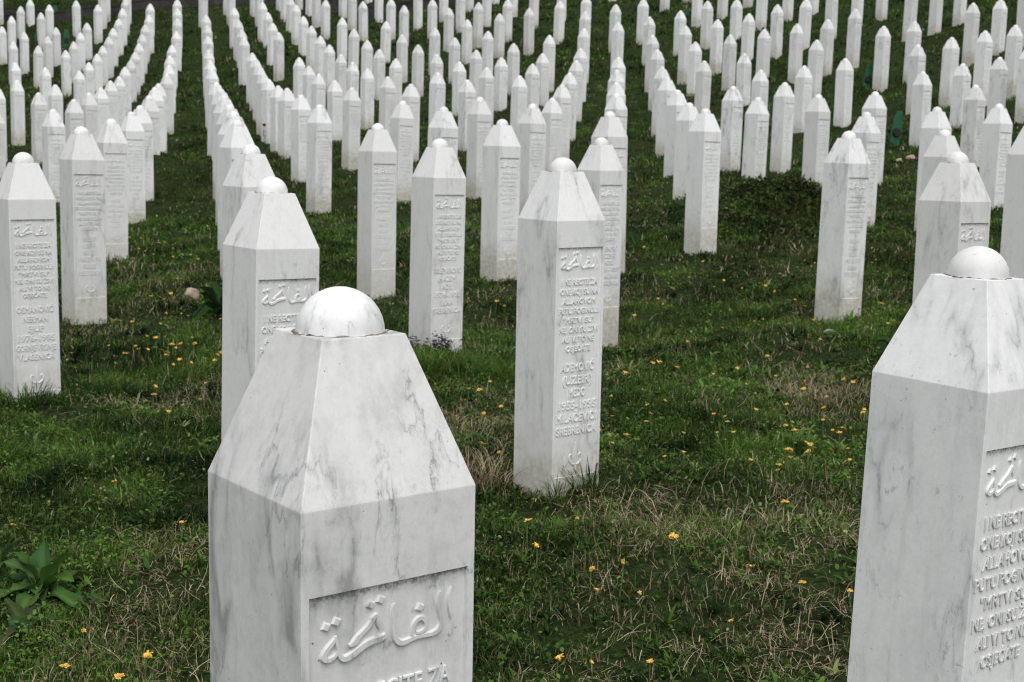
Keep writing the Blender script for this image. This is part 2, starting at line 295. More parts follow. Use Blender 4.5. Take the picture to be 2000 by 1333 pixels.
 (-8.129, 50.061, 5.011, 3.549, 1, 19.5, 'eighth white headstone from the front in the diagonal row descending through upper left centre'),
 (-17.95, 49.909, 3.78, 2.233, 1, 18.0, 'small white hillside headstone, tip 2 percent across and 5 percent down the photo'),
 (-14.557, 50.013, 4.344, 2.914, 0, 17.8, 'eighth white headstone from the front in the third row left of the grass aisle'),
 (5.261, 50.654, 6.669, 5.225, 1, 19.5, 'headstone cropped by the top edge, foot 65 percent across, 1 percent down'),
 (1.477, 50.656, 6.231, 4.78, 1, 19.5, 'headstone cropped by the top edge, foot 55 percent across, 3 percent down'),
 (-2.209, 50.62, 5.653, 4.186, 1, 19.5, 'headstone cropped by the top edge, foot 45 percent across, 5 percent down'),
 (-15.839, 50.456, 4.206, 2.81, 1, 18.0, 'small white hillside headstone, tip 8 percent across and 3 percent down the photo'),
 (-16.983, 50.462, 4.017, 2.558, 1, 17.3, 'small white hillside headstone, tip 5 percent across and 4 percent down the photo'),
 (-12.615, 50.783, 5.171, 3.741, 0, 18.5, 'thirteenth white headstone from the front in the row left of the long grass aisle'),
 (6.149, 51.35, 6.929, 5.58, 1, 18.0, 'headstone cropped by the top edge, foot 67 percent across, 0 percent down'),
 (-5.839, 51.168, 5.315, 3.783, 1, 18.5, 'small white hillside headstone, tip 35 percent across and 0 percent down the photo'),
 (-1.258, 51.266, 5.967, 4.564, 1, 18.5, 'headstone cropped by the top edge, foot 48 percent across, 4 percent down'),
 (-13.705, 51.154, 5.025, 3.809, 1, 17.2, 'thirteenth white headstone from the front in the second row left of the grass aisle'),
 (-4.81, 51.276, 5.446, 4.142, 1, 19.0, 'headstone cropped by the top edge, foot 38 percent across, 5 percent down'),
 (-11.788, 51.388, 5.573, 4.266, 1, 17.0, 'thirteenth white headstone from the front in the row right of the long grass aisle'),
 (-8.556, 51.453, 5.386, 4.135, 1, 18.0, 'ninth white headstone from the front in the diagonal row descending through upper left centre'),
 (-19.335, 51.476, 4.083, 2.672, 1, 16.8, 'small white hillside headstone, tip 0 percent across and 4 percent down the photo'),
 (-14.862, 51.605, 4.866, 3.493, 1, 17.4, 'ninth white headstone from the front in the third row left of the grass aisle'),
 (-7.297, 51.707, 5.391, 3.978, 1, 17.8, 'small white hillside headstone, tip 32 percent across and 0 percent down the photo'),
 (-9.887, 52.256, 5.779, 4.332, 1, 18.0, 'headstone cropped by the top edge, foot 25 percent across, 4 percent down'),
 (-10.966, 52.291, 5.913, 4.497, 1, 17.5, 'headstone cropped by the top edge, foot 23 percent across, 3 percent down'),
 (-3.912, 52.51, 5.885, 4.474, 1, 18.0, 'headstone cropped by the top edge, foot 41 percent across, 4 percent down'),
 (-0.293, 53.061, 6.561, 5.074, 1, 19.0, 'headstone cropped by the top edge, foot 50 percent across, 2 percent down'),
 (-15.155, 53.029, 5.367, 4.017, 1, 17.0, 'tenth white headstone from the front in the third row left of the grass aisle'),
 (-6.489, 53.263, 5.792, 4.427, 1, 17.0, 'headstone cropped by the top edge, foot 34 percent across, 4 percent down'),
 (-16.329, 53.391, 5.154, 3.744, 1, 16.8, 'small white hillside headstone, tip 10 percent across and 1 percent down the photo'),
 (-2.99, 53.622, 6.311, 4.836, 1, 18.5, 'headstone cropped by the top edge, foot 43 percent across, 3 percent down'),
 (-11.384, 53.718, 6.381, 4.927, 1, 17.5, 'headstone cropped by the top edge, foot 22 percent across, 2 percent down'),
 (-19.712, 53.496, 4.641, 3.211, 0, 16.2, 'third white headstone from the front in the leftmost stacked row of three'),
 (-9.173, 53.782, 6.098, 4.702, 1, 17.0, 'headstone cropped by the top edge, foot 28 percent across, 3 percent down'),
 (-7.973, 53.937, 5.984, 4.592, 1, 17.0, 'headstone cropped by the top edge, foot 31 percent across, 4 percent down'),
 (-18.674, 53.8, 4.834, 3.404, 0, 15.6, 'small white hillside headstone, tip 4 percent across and 2 percent down the photo'),
 (-10.403, 54.029, 6.38, 4.884, 1, 18.0, 'headstone cropped by the top edge, foot 25 percent across, 2 percent down'),
 (3.561, 54.405, 7.306, 5.874, 1, 18.0, 'headstone cropped by the top edge, foot 60 percent across, 0 percent down'),
 (-2.028, 54.73, 6.728, 5.352, 1, 17.0, 'headstone cropped by the top edge, foot 46 percent across, 2 percent down'),
 (-5.617, 54.746, 6.24, 4.845, 1, 17.0, 'headstone cropped by the top edge, foot 37 percent across, 3 percent down'),
 (-15.583, 54.728, 6.021, 4.54, 1, 17.0, 'headstone cropped by the top edge, foot 12 percent across, 3 percent down'),
 (-17.663, 54.935, 5.439, 4.153, 1, 15.6, 'small white hillside headstone, tip 7 percent across and 0 percent down the photo'),
 (-18.752, 55.002, 5.259, 3.992, 1, 15.7, 'small white hillside headstone, tip 5 percent across and 1 percent down the photo'),
 (-19.909, 55.041, 5.173, 3.743, 0, 15.6, 'small white hillside headstone, tip 2 percent across and 1 percent down the photo'),
 (-16.703, 55.209, 5.852, 4.437, 1, 16.0, 'headstone cropped by the top edge, foot 10 percent across, 4 percent down'),
 (-8.488, 55.737, 6.526, 5.13, 1, 16.5, 'headstone cropped by the top edge, foot 30 percent across, 2 percent down'),
 (-1.046, 55.848, 7.128, 5.771, 1, 16.5, 'headstone cropped by the top edge, foot 48 percent across, 1 percent down'),
 (-16.735, 55.839, 6.169, 4.786, 1, 15.5, 'headstone cropped by the top edge, foot 10 percent across, 3 percent down'),
 (-9.733, 56.026, 6.812, 5.358, 1, 17.0, 'headstone cropped by the top edge, foot 27 percent across, 1 percent down'),
 (-19.827, 55.876, 5.534, 4.467, 1, 15.0, 'headstone cropped by the top edge, foot 3 percent across, 4 percent down'),
 (-21.15, 56.044, 6.04, 4.555, 1, 16.0, 'greyish headstone sliver in the upper left corner, before the retaining wall'),
 (-7.237, 56.245, 6.564, 5.121, 1, 17.0, 'headstone cropped by the top edge, foot 34 percent across, 3 percent down'),
 (-9.097, 57.693, 7.143, 5.742, 1, 16.0, 'headstone cropped by the top edge, foot 30 percent across, 1 percent down'),
 (-6.368, 57.755, 6.989, 5.559, 1, 16.5, 'headstone cropped by the top edge, foot 36 percent across, 2 percent down'),
 (-18.181, 58.607, 7.188, 5.78, 1, 15.0, 'white headstone foot at the top edge, standing on grass above the retaining wall'),
]
DANDELIONS = [
 (1.779, 12.726), (1.793, 12.455), (1.610, 12.408), (2.000, 12.428), (1.916, 12.269), (2.062, 12.148), (1.282, 12.077), (2.209, 11.811), 
 (2.240, 11.553), (2.318, 11.073), (1.137, 11.394), (1.210, 11.212), (1.232, 11.076), (0.935, 10.777), (0.980, 10.825), (2.336, 10.751), 
 (1.844, 10.248), (1.964, 10.150), (1.141, 10.524), (1.954, 10.461), (2.422, 9.896), (2.627, 10.205), (2.789, 10.175), (2.677, 9.893), 
 (1.565, 9.966), (2.000, 9.660), (2.466, 9.449), (2.468, 9.369), (2.605, 9.320), (2.642, 9.302), (2.401, 9.060), (2.080, 9.298), 
 (2.081, 9.101), (2.009, 8.735), (1.150, 8.777), (1.807, 8.281), (1.818, 8.180), (1.592, 8.351), (1.349, 7.958), (1.195, 7.894), 
 (0.834, 7.863), (1.742, 7.845), (1.686, 7.665), (1.522, 7.675), (0.824, 7.473), (0.592, 7.320), (0.559, 7.126), (0.610, 7.123), 
 (0.897, 7.243), (1.283, 7.260), (1.315, 7.142), (1.523, 7.280), (1.611, 7.307), (1.556, 7.099), (1.858, 7.470), (1.883, 7.334), 
 (0.516, 6.858), (1.445, 6.969), (1.403, 6.893), (1.347, 6.770), (1.678, 7.055), (0.687, 6.714), (0.793, 6.783), (1.822, 6.837), 
 (1.526, 6.683), (1.588, 6.756), (1.553, 6.589), (1.583, 6.514), (1.624, 6.499), (1.754, 6.622), (1.063, 6.585), (0.997, 6.501), 
 (1.221, 6.605), (0.494, 6.437), (0.679, 6.405), (0.651, 6.346), (0.984, 6.292), (1.031, 6.308), (1.258, 6.347), (1.305, 6.297), 
 (1.003, 6.163), (1.043, 6.167), (0.800, 6.106), (0.578, 6.032), (0.521, 5.960), (0.460, 5.890), (1.362, 6.091), (1.435, 6.115), 
 (1.529, 6.142), (1.612, 6.167), (1.541, 6.039), (1.440, 5.910), (1.316, 5.834), (1.309, 5.764), (1.485, 5.763), (0.682, 5.809), 
 (0.759, 5.757), (1.199, 5.629), (1.171, 5.561), (1.109, 5.447), (1.014, 5.556), (0.424, 6.173), (1.313, 6.112), (1.163, 6.234), 
 (1.232, 10.129), (1.197, 5.628), (1.168, 5.561), (1.112, 5.448), (1.014, 5.557), (1.026, 4.882), (0.070, 4.569), (0.106, 4.498), 
 (0.283, 4.348), (0.291, 4.184), (0.384, 4.279), (0.433, 4.189), (0.556, 4.379), (0.812, 4.333), (0.154, 3.673), (0.414, 3.654), 
 (0.960, 4.227), (1.103, 4.177), (0.254, 4.804), (0.692, 3.993), (0.257, 3.723), (-4.208, 15.210), (-4.003, 15.128), (-3.902, 15.017), 
 (-3.672, 14.545), (-4.021, 14.449), (-4.009, 14.537), (-3.717, 14.243), (-3.538, 13.960), (-3.389, 13.396), (-3.598, 13.444), (-3.046, 12.849), 
 (-3.002, 12.817), (-2.814, 12.515), (-2.826, 11.085), (-2.782, 10.686), (-2.845, 10.535), (-2.789, 10.489), (-2.686, 10.429), (-2.596, 10.051), 
 (-2.504, 10.147), (-2.634, 9.283), (-2.627, 8.713), (-2.422, 8.865), (-2.431, 8.621), (-2.379, 8.514), (-2.332, 8.677), (-2.284, 8.573), 
 (-2.302, 8.471), (-2.183, 8.790), (-2.173, 8.562), (-2.127, 8.466), (-2.120, 8.353), (-2.028, 8.530), (-2.120, 8.243), (-2.578, 8.197), 
 (-2.745, 8.327), (-2.344, 8.117), (-2.221, 8.044), (-2.073, 7.992), (-2.030, 8.016), (-2.003, 8.049), (-1.998, 8.154), (-1.940, 7.998), 
 (-1.920, 8.021), (-1.800, 8.080), (-1.779, 8.071), (-1.809, 8.244), (-1.793, 8.263), (-1.929, 7.246), (-1.646, 7.172), (-1.947, 8.827), 
 (-2.057, 9.437), (-1.654, 6.430), (-1.545, 5.172), (-1.165, 4.713), (-1.823, 4.848), (-1.281, 3.947), (-1.256, 3.685), (-1.029, 3.723), 
 (-1.079, 3.620), (-1.615, 6.931), (-1.648, 7.114), (-1.838, 6.835), (-2.042, 6.094), (-0.316, 6.919), (-0.235, 6.853), (-0.216, 6.877), 
 (-0.164, 6.886), (-0.131, 6.609), (-0.261, 6.388), (-0.110, 5.812), (-0.047, 5.756), (-0.136, 11.074), (-0.066, 11.026), (-0.148, 11.733), 
 (-0.108, 7.158), (-0.395, 7.015), (-0.051, 6.770), (1.891, 19.205), (1.940, 18.132), (3.341, 19.940), (2.813, 18.603), (2.667, 17.617), 
 (3.227, 17.184), (1.785, 15.159), (1.401, 14.642), (1.530, 14.866), (3.001, 13.479), (3.716, 14.077), (3.727, 13.629), (3.459, 13.042), 
 (3.508, 13.095), (3.371, 12.185), (5.881, 20.427), (3.981, 13.443), (1.612, 17.690), (3.451, 16.733), 
]
MARKERS = [(-18.793, 53.766, 0.68, 0.2), (-17.559, 53.364, 0.655, 0.218), (-19.035, 56.451, 0.607, 0.209), (-18.018, 56.551, 0.461, 0.189), (2.833, 52.983, 0.725, 0.235), (5.635, 46.958, 0.417, 0.174), (8.21, 32.514, 0.569, 0.164), (6.957, 25.243, 0.624, 0.17)]
WALL_LINE = [(-26.82, 54.89, 3.99), (-22.37, 56.02, 4.49), (-20.78, 56.23, 4.61), (-18.8, 56.58, 4.84), (-17.08, 56.44, 4.97), (-15.45, 55.84, 5.0), (-13.2, 55.08, 5.12), (-11.2, 56.32, 5.52), (-9.86, 58.25, 5.95)]
KNOB = 1.2962                    # knob height above a headstone's own origin
PSI = 0.6592                     # heading shared by all headstones

# ------------------------------------------------------------ helpers
def tag(o, label=None, cat=None, group=None, kind=None):
    if label: o['label'] = label
    if cat: o['category'] = cat
    if group: o['group'] = group
    if kind: o['kind'] = kind
    return o

def empty(name, loc, rot=(0, 0, 0)):
    o = bpy.data.objects.new(name, None)
    COL.objects.link(o)
    o.empty_display_size = 0.1
    o.location = loc
    o.rotation_euler = rot
    return o

def link(name, me, parent=None, loc=None):
    o = bpy.data.objects.new(name, me)
    COL.objects.link(o)
    if parent: o.parent = parent
    if loc is not None: o.location = loc
    return o

def dup(src, parent=None):
    c = src.copy()
    COL.objects.link(c)
    if parent: c.parent = parent
    return c

def bm_mesh(name, bm, mats, smooth=False):
    me = bpy.data.meshes.new(name)
    bmesh.ops.recalc_face_normals(bm, faces=bm.faces)
    bm.to_mesh(me); bm.free()
    for m in (mats if isinstance(mats, (list, tuple)) else [mats]): me.materials.append(m)
    if smooth:
        for p in me.polygons: p.use_smooth = True
    return me

class Nodes:
    def __init__(s, name):
        s.m = bpy.data.materials.new(name); s.m.use_nodes = True
        s.t = s.m.node_tree; s.n = s.t.nodes; s.l = s.t.links
        s.n.clear()
        s.out = s.n.new('ShaderNodeOutputMaterial')
        s.b = s.n.new('ShaderNodeBsdfPrincipled')
        s.l.new(s.b.outputs[0], s.out.inputs['Surface'])
    def new(s, t, **kw):
        nd = s.n.new(t)
        for k, v in kw.items(): setattr(nd, k, v)
        return nd
    def set(s, sock, v):
        if hasattr(v, 'is_linked') or isinstance(v, bpy.types.NodeSocket): s.l.new(v, sock)
        else: sock.default_value = v
    def math(s, op, a, b=None, c=None, clamp=False):
        nd = s.new('ShaderNodeMath', operation=op, use_clamp=clamp)
        s.set(nd.inputs[0], a)
        if b is not None: s.set(nd.inputs[1], b)
        if c is not None: s.set(nd.inputs[2], c)
        return nd.outputs[0]
    def vmath(s, op, a, b):
        nd = s.new('ShaderNodeVectorMath', operation=op)
        s.set(nd.inputs[0], a)
        if op == 'SCALE': s.set(nd.inputs['Scale'], b)
        else: s.set(nd.inputs[1], b)
        return nd.outputs[0]
    def noise(s, vec, scale, detail=4, rough=.55, dist=0.0):
        nd = s.new('ShaderNodeTexNoise')
        s.l.new(vec, nd.inputs['Vector'])
        nd.inputs['Scale'].default_value = scale; nd.inputs['Detail'].default_value = detail
        nd.inputs['Roughness'].default_value = rough; nd.inputs['Distortion'].default_value = dist
        return nd.outputs['Fac']
    def ramp(s, fac, lo, hi, a=0.0, b=1.0):
        nd = s.new('ShaderNodeMapRange', interpolation_type='SMOOTHSTEP')
        s.set(nd.inputs[0], fac)
        for i, v in enumerate((lo, hi, a, b)): nd.inputs[i + 1].default_value = v
        return nd.outputs[0]
    def mix(s, fac, a, b):
        nd = s.new('ShaderNodeMix', data_type='RGBA')
        s.set(nd.inputs[0], fac); s.set(nd.inputs[6], a); s.set(nd.inputs[7], b)
        return nd.outputs[2]

def rgb(r, g, b): return (r, g, b, 1.0)

# ------------------------------------------------------------ materials
def marble_material():
    k = Nodes('white_marble')
    tc = k.new('ShaderNodeTexCoord').outputs['Object']
    oi = k.new('ShaderNodeObjectInfo')
    shift = k.new('ShaderNodeCombineXYZ')
    k.set(shift.inputs[0], k.math('MULTIPLY', oi.outputs['Random'], 37.0))
    k.set(shift.inputs[1], k.math('MULTIPLY', oi.outputs['Random'], 91.0))
    k.set(shift.inputs[2], k.math('MULTIPLY', oi.outputs['Random'], 53.0))
    sep = k.new('ShaderNodeSeparateColor'); k.l.new(oi.outputs['Color'], sep.inputs[0])
    vein_amt, dirt_amt, rust_amt = sep.outputs[0], sep.outputs[1], sep.outputs[2]
    p = k.vmath('ADD', tc, shift.outputs[0])
    mp = k.new('ShaderNodeMapping'); k.l.new(p, mp.inputs['Vector'])
    mp.inputs['Rotation'].default_value = (0.22, 0.30, 0.2)
    mp.inputs['Scale'].default_value = (1.1, 1.1, 0.36)
    pv = mp.outputs[0]
    warp = k.new('ShaderNodeTexNoise'); k.l.new(pv, warp.inputs['Vector'])
    warp.inputs['Scale'].default_value = 12; warp.inputs['Detail'].default_value = 8; warp.inputs['Roughness'].default_value = .62
    wv = k.vmath('ADD', pv, k.vmath('SCALE', k.vmath('SUBTRACT', warp.outputs['Color'], (.5, .5, .5)), 0.075))
    n1 = k.noise(wv, 4.2, 3, .5)
    n2 = k.noise(wv, 9.5, 4, .6)
    n3 = k.noise(wv, 21.0, 4, .6)
    ab = lambda n, c: k.math('ABSOLUTE', k.math('SUBTRACT', n, c))
    ridge1 = k.ramp(ab(n1, .5), 0.0, 0.042, 1, 0)
    ridge1b = k.ramp(ab(n1, .5), 0.0, 0.009, 1, 0)
    ridge2 = k.ramp(ab(n2, .52), 0.0, 0.035, 1, 0)
    ridge2b = k.ramp(ab(n2, .52), 0.0, 0.008, 1, 0)
    ridge3 = k.ramp(ab(n3, .5), 0.0, 0.020, 1, 0)
    patch = k.ramp(k.noise(pv, 9.0, 4), .40, .62)
    dash = k.ramp(k.noise(p, 34.0, 5, .7), .40, .62)
    patch2 = k.ramp(k.noise(p, 7.0, 4), .47, .62)
    blotch = k.ramp(k.noise(wv, 9.0, 9, .70), .44, .76)
    cloud = k.ramp(k.noise(p, 34.0, 10, .80), .44, .68)
    v = k.math('MULTIPLY', ridge1, k.math('MULTIPLY_ADD', patch, .38, .10))
    v = k.math('ADD', v, k.math('MULTIPLY', ridge1b, k.math('MULTIPLY', patch, k.math('MULTIPLY_ADD', dash, .5, .12))))
    v = k.math('ADD', v, k.math('MULTIPLY', ridge2, k.math('MULTIPLY', patch2, .26)))
    v = k.math('ADD', v, k.math('MULTIPLY', ridge2b, k.math('MULTIPLY', patch2, k.math('MULTIPLY_ADD', dash, .45, .10))))
    v = k.math('ADD', v, k.math('MULTIPLY', ridge3, k.math('MULTIPLY', patch2, .16)))
    v = k.math('ADD', v, k.math('MULTIPLY', blotch, .32))
    v = k.math('ADD', v, k.math('MULTIPLY', cloud, .17))
    v = k.math('MULTIPLY', v, vein_amt, clamp=True)
    col = k.mix(v, rgb(.818, .826, .820), rgb(.25, .264, .276))
    # fleck grains of darker mineral
    fl = k.ramp(k.noise(p, 55.0, 3, .6), .66, .74)
    flm = k.math('MULTIPLY', fl, k.ramp(k.noise(p, 9.0, 2), .45, .65))
    fl2 = k.ramp(k.noise(k.vmath('MULTIPLY', pv, (1.6, 1, 2.2)), 30.0, 5, .62), .60, .72)
    flm = k.math('ADD', flm, k.math('MULTIPLY', fl2, k.ramp(k.noise(p, 7.0, 3), .42, .62)))
    col = k.mix(k.math('MULTIPLY', flm, k.math('MULTIPLY', oi.outputs['Alpha'], .42), clamp=True), col, rgb(.28, .29, .29))
    # overall weathering: fine grey mottling and a slightly different tone on every stone
    mott = k.ramp(k.noise(p, 70.0, 6, .75), .30, .80)
    col = k.mix(k.math('MULTIPLY', mott, .17), col, rgb(.42, .42, .40))
    tone = k.ramp(oi.outputs['Random'], .25, 1, .0, .34)
    col = k.mix(tone, col, rgb(.50, .498, .475))
    # rusty vein
    rv = k.math('MULTIPLY', k.math('MULTIPLY', ridge1b, patch), rust_amt)
    col = k.mix(k.math('MULTIPLY', rv, .55), col, rgb(.48, .36, .24))
    # pinhole specks of dirt
    sp = k.ramp(k.noise(p, 150.0, 2, .5), .735, .775)
    sp = k.math('MULTIPLY', sp, k.ramp(k.noise(p, 14.0, 2), .48, .60))
    col = k.mix(k.math('MULTIPLY', sp, .8), col, rgb(.07, .06, .045))
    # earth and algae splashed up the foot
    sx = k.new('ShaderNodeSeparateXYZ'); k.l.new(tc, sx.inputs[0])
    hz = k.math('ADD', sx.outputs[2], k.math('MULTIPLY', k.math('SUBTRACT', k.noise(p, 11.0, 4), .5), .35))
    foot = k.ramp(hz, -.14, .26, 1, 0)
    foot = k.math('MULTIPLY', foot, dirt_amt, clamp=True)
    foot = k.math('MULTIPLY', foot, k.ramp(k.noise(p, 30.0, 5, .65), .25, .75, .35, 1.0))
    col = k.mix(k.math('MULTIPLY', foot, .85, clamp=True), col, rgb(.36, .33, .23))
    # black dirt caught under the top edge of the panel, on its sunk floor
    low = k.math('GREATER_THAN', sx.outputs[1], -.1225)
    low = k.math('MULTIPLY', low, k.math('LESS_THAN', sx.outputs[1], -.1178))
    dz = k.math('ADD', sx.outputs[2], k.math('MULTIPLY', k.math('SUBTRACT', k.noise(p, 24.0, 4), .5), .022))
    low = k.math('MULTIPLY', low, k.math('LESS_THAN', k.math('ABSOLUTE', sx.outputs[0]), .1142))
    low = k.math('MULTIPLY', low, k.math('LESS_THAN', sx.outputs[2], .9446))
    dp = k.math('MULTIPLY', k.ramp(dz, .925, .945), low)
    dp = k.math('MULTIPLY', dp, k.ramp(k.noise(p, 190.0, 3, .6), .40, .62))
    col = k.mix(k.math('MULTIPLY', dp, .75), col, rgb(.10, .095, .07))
    # faint rain streaks
    mps = k.new('ShaderNodeMapping'); k.l.new(p, mps.inputs['Vector'])
    mps.inputs['Scale'].default_value = (1, 1, .05)
    st = k.ramp(k.noise(mps.outputs[0], 45.0, 3), .55, .75)
    col = k.mix(k.math('MULTIPLY', st, .14), col, rgb(.45, .44, .40))
    k.set(k.b.inputs['Base Color'], col)
    k.b.inputs['Roughness'].default_value = .55
    k.b.inputs['Specular IOR Level'].default_value = .30
    bump = k.new('ShaderNodeBump'); bump.inputs['Strength'].default_value = .12; bump.inputs['Distance'].default_value = .002
    k.l.new(k.noise(p, 220.0, 4, .6), bump.inputs['Height'])
    k.l.new(bump.outputs[0], k.b.inputs['Normal'])
    return k.m

def plain(name, col, rough=.7, var=.25, scale=30, spec=.25):
    k = Nodes(name)
    tc = k.new('ShaderNodeTexCoord').outputs['Object']
    n = k.noise(tc, scale, 5, .6)
    c2 = tuple(c * (1 - var) for c in col)
    c1 = tuple(min(1, c * (1 + var)) for c in col)
    k.set(k.b.inputs['Base Color'], k.mix(k.ramp(n, .3, .7), rgb(*c2), rgb(*c1)))
    k.b.inputs['Roughness'].default_value = rough
    k.b.inputs['Specular IOR Level'].default_value = spec
    return k.m

def foliage_material(name, trans=.30, rough=.75):
    k = Nodes(name)
    at = k.new('ShaderNodeAttribute'); at.attribute_name = 'col'
    k.l.new(at.outputs['Color'], k.b.inputs['Base Color'])
    k.b.inputs['Roughness'].default_value = rough
    k.b.inputs['Specular IOR Level'].default_value = .10
    tr = k.new('ShaderNodeBsdfTranslucent')
    k.l.new(at.outputs['Color'], tr.inputs['Color'])
    mx = k.new('ShaderNodeMixShader'); mx.inputs[0].default_value = trans
    k.l.new(k.b.outputs[0], mx.inputs[1]); k.l.new(tr.outputs[0], mx.inputs[2])
    k.l.new(mx.outputs[0], k.out.inputs['Surface'])
    return k.m

def ground_material():
    k = Nodes('turf_soil')
    tc = k.new('ShaderNodeTexCoord').outputs['Object']
    big = k.ramp(k.noise(tc, .55, 5, .6), .38, .66)
    mid = k.ramp(k.noise(tc, 3.2, 5, .65), .35, .70)
    fine = k.noise(tc, 38.0, 6, .7)
    green = k.mix(k.ramp(fine, .32, .68), rgb(.005, .010, .003), rgb(.027, .050, .009))
    soil = k.mix(k.ramp(fine, .35, .7), rgb(.008, .006, .004), rgb(.045, .034, .020))
    c = k.mix(k.math('MULTIPLY', big, k.math('MULTIPLY', mid, .6)), green, soil)
    k.set(k.b.inputs['Base Color'], c)
    k.b.inputs['Roughness'].default_value = .95
    k.b.inputs['Specular IOR Level'].default_value = .1
    bump = k.new('ShaderNodeBump'); bump.inputs['Strength'].default_value = .8; bump.inputs['Distance'].default_value = .03
    k.l.new(k.noise(tc, 26.0, 6, .7), bump.inputs['Height'])
    k.l.new(bump.outputs[0], k.b.inputs['Normal'])
    return k.m

def wall_material():
    k = Nodes('dark_wall_stone')
    tc = k.new('ShaderNodeTexCoord').outputs['Object']
    vo = k.new('ShaderNodeTexVoronoi'); vo.inputs['Scale'].default_value = 2.4
    k.l.new(k.vmath('MULTIPLY', tc, (1, 1, 1.6)), vo.inputs['Vector'])
    n = k.noise(tc, 7.0, 5, .65)
    sepc = k.new('ShaderNodeSeparateColor'); k.l.new(vo.outputs['Color'], sepc.inputs[0])
    c = k.mix(sepc.outputs[0], rgb(.012, .0115, .011), rgb(.060, .056, .052))
    c = k.mix(k.ramp(n, .35, .7), c, rgb(.020, .019, .017))
    k.set(k.b.inputs['Base Color'], c); k.b.inputs['Roughness'].default_value = .9
    bump = k.new('ShaderNodeBump'); bump.inputs['Strength'].default_value = .7; bump.inputs['Distance'].default_value = .05
    k.l.new(n, bump.inputs['Height']); k.l.new(bump.outputs[0], k.b.inputs['Normal'])
    return k.m

MARBLE = marble_material()
MORTAR = plain('stained_mortar', (.20, .17, .125), .95, .9, 170)
SOIL = ground_material()
GRASS = foliage_material('grass_blades')
STRAW = foliage_material('dead_grass', .12, .7)
LEAF = foliage_material('weed_leaves', .28, .6)
WALL = wall_material()
GREENPAINT = plain('green_paint', (.010, .075, .030), .5, .2, 14)
BLACK = plain('black_plate', (.008, .008, .008), .35, .3, 20)
ROCK = plain('pale_pink_rock', (.34, .27, .21), .85, .35, 9)
PETAL = plain('orange_petals', (.74, .44, .085), .7, .30, 300)
STEM = plain('flower_stem', (.10, .15, .045), .6, .3, 40)
SCRAP = plain('pale_leaf_litter', (.42, .46, .38), .6, .15, 30)
ROSE = plain('red_petals', (.22, .012, .02), .6, .3, 60)
PURPLE = plain('purple_tops', (.045, .020, .038), .7, .4, 60)
WHITEFLOWER = plain('tiny_white_flowers', (.34, .36, .31), .7, .2, 60)

# ------------------------------------------------------------ ground
SX = np.array([s[0] for s in STONES]); SY = np.array([s[1] for s in STONES]); SZ = np.array([s[3] for s in STONES]) + ZO
SWT = np.array([3.0 if s[4] else 1.0 for s in STONES])

def tps_k(r2): return .5 * r2 * np.log(r2 + 1e-9)
_n = len(SX)
_K = tps_k((SX[:, None] - SX) ** 2 + (SY[:, None] - SY) ** 2) + np.diag(6.0 / SWT)
_P = np.c_[np.ones(_n), SX, SY]
_S = np.linalg.solve(np.block([[_K, _P], [_P.T, np.zeros((3, 3))]]), np.r_[SZ, 0, 0, 0])

def hash2(ix, iy, seed):
    h = (ix.astype(np.int64) * 374761393 + iy.astype(np.int64) * 668265263 + seed * 974634721) & 0x7fffffff
    h = (h ^ (h >> 13)) * 1274126177 & 0x7fffffff
    return ((h ^ (h >> 16)) & 0xffff) / 65535.0

def vnoise(x, y, seed):
    ix, iy = np.floor(x), np.floor(y)
    fx, fy = x - ix, y - iy
    fx = fx * fx * (3 - 2 * fx); fy = fy * fy * (3 - 2 * fy)
    a = hash2(ix, iy, seed); b = hash2(ix + 1, iy, seed); c = hash2(ix, iy + 1, seed); d = hash2(ix + 1, iy + 1, seed)
    return (a * (1 - fx) + b * fx) * (1 - fy) + (c * (1 - fx) + d * fx) * fy

def fbm(x, y, seed, oct=4):
    t = 0; amp = .5; s = 0
    for o in range(oct):
        t = t + amp * vnoise(x, y, seed + o); s += amp
        x = x * 2.03 + 17.1; y = y * 2.03 + 5.7; amp *= .55
    return t / s

def wall_y(x): return 56.75 + .042 * (x + 14.0)

def smooth(t): t = np.clip(t, 0, 1); return t * t * (3 - 2 * t)

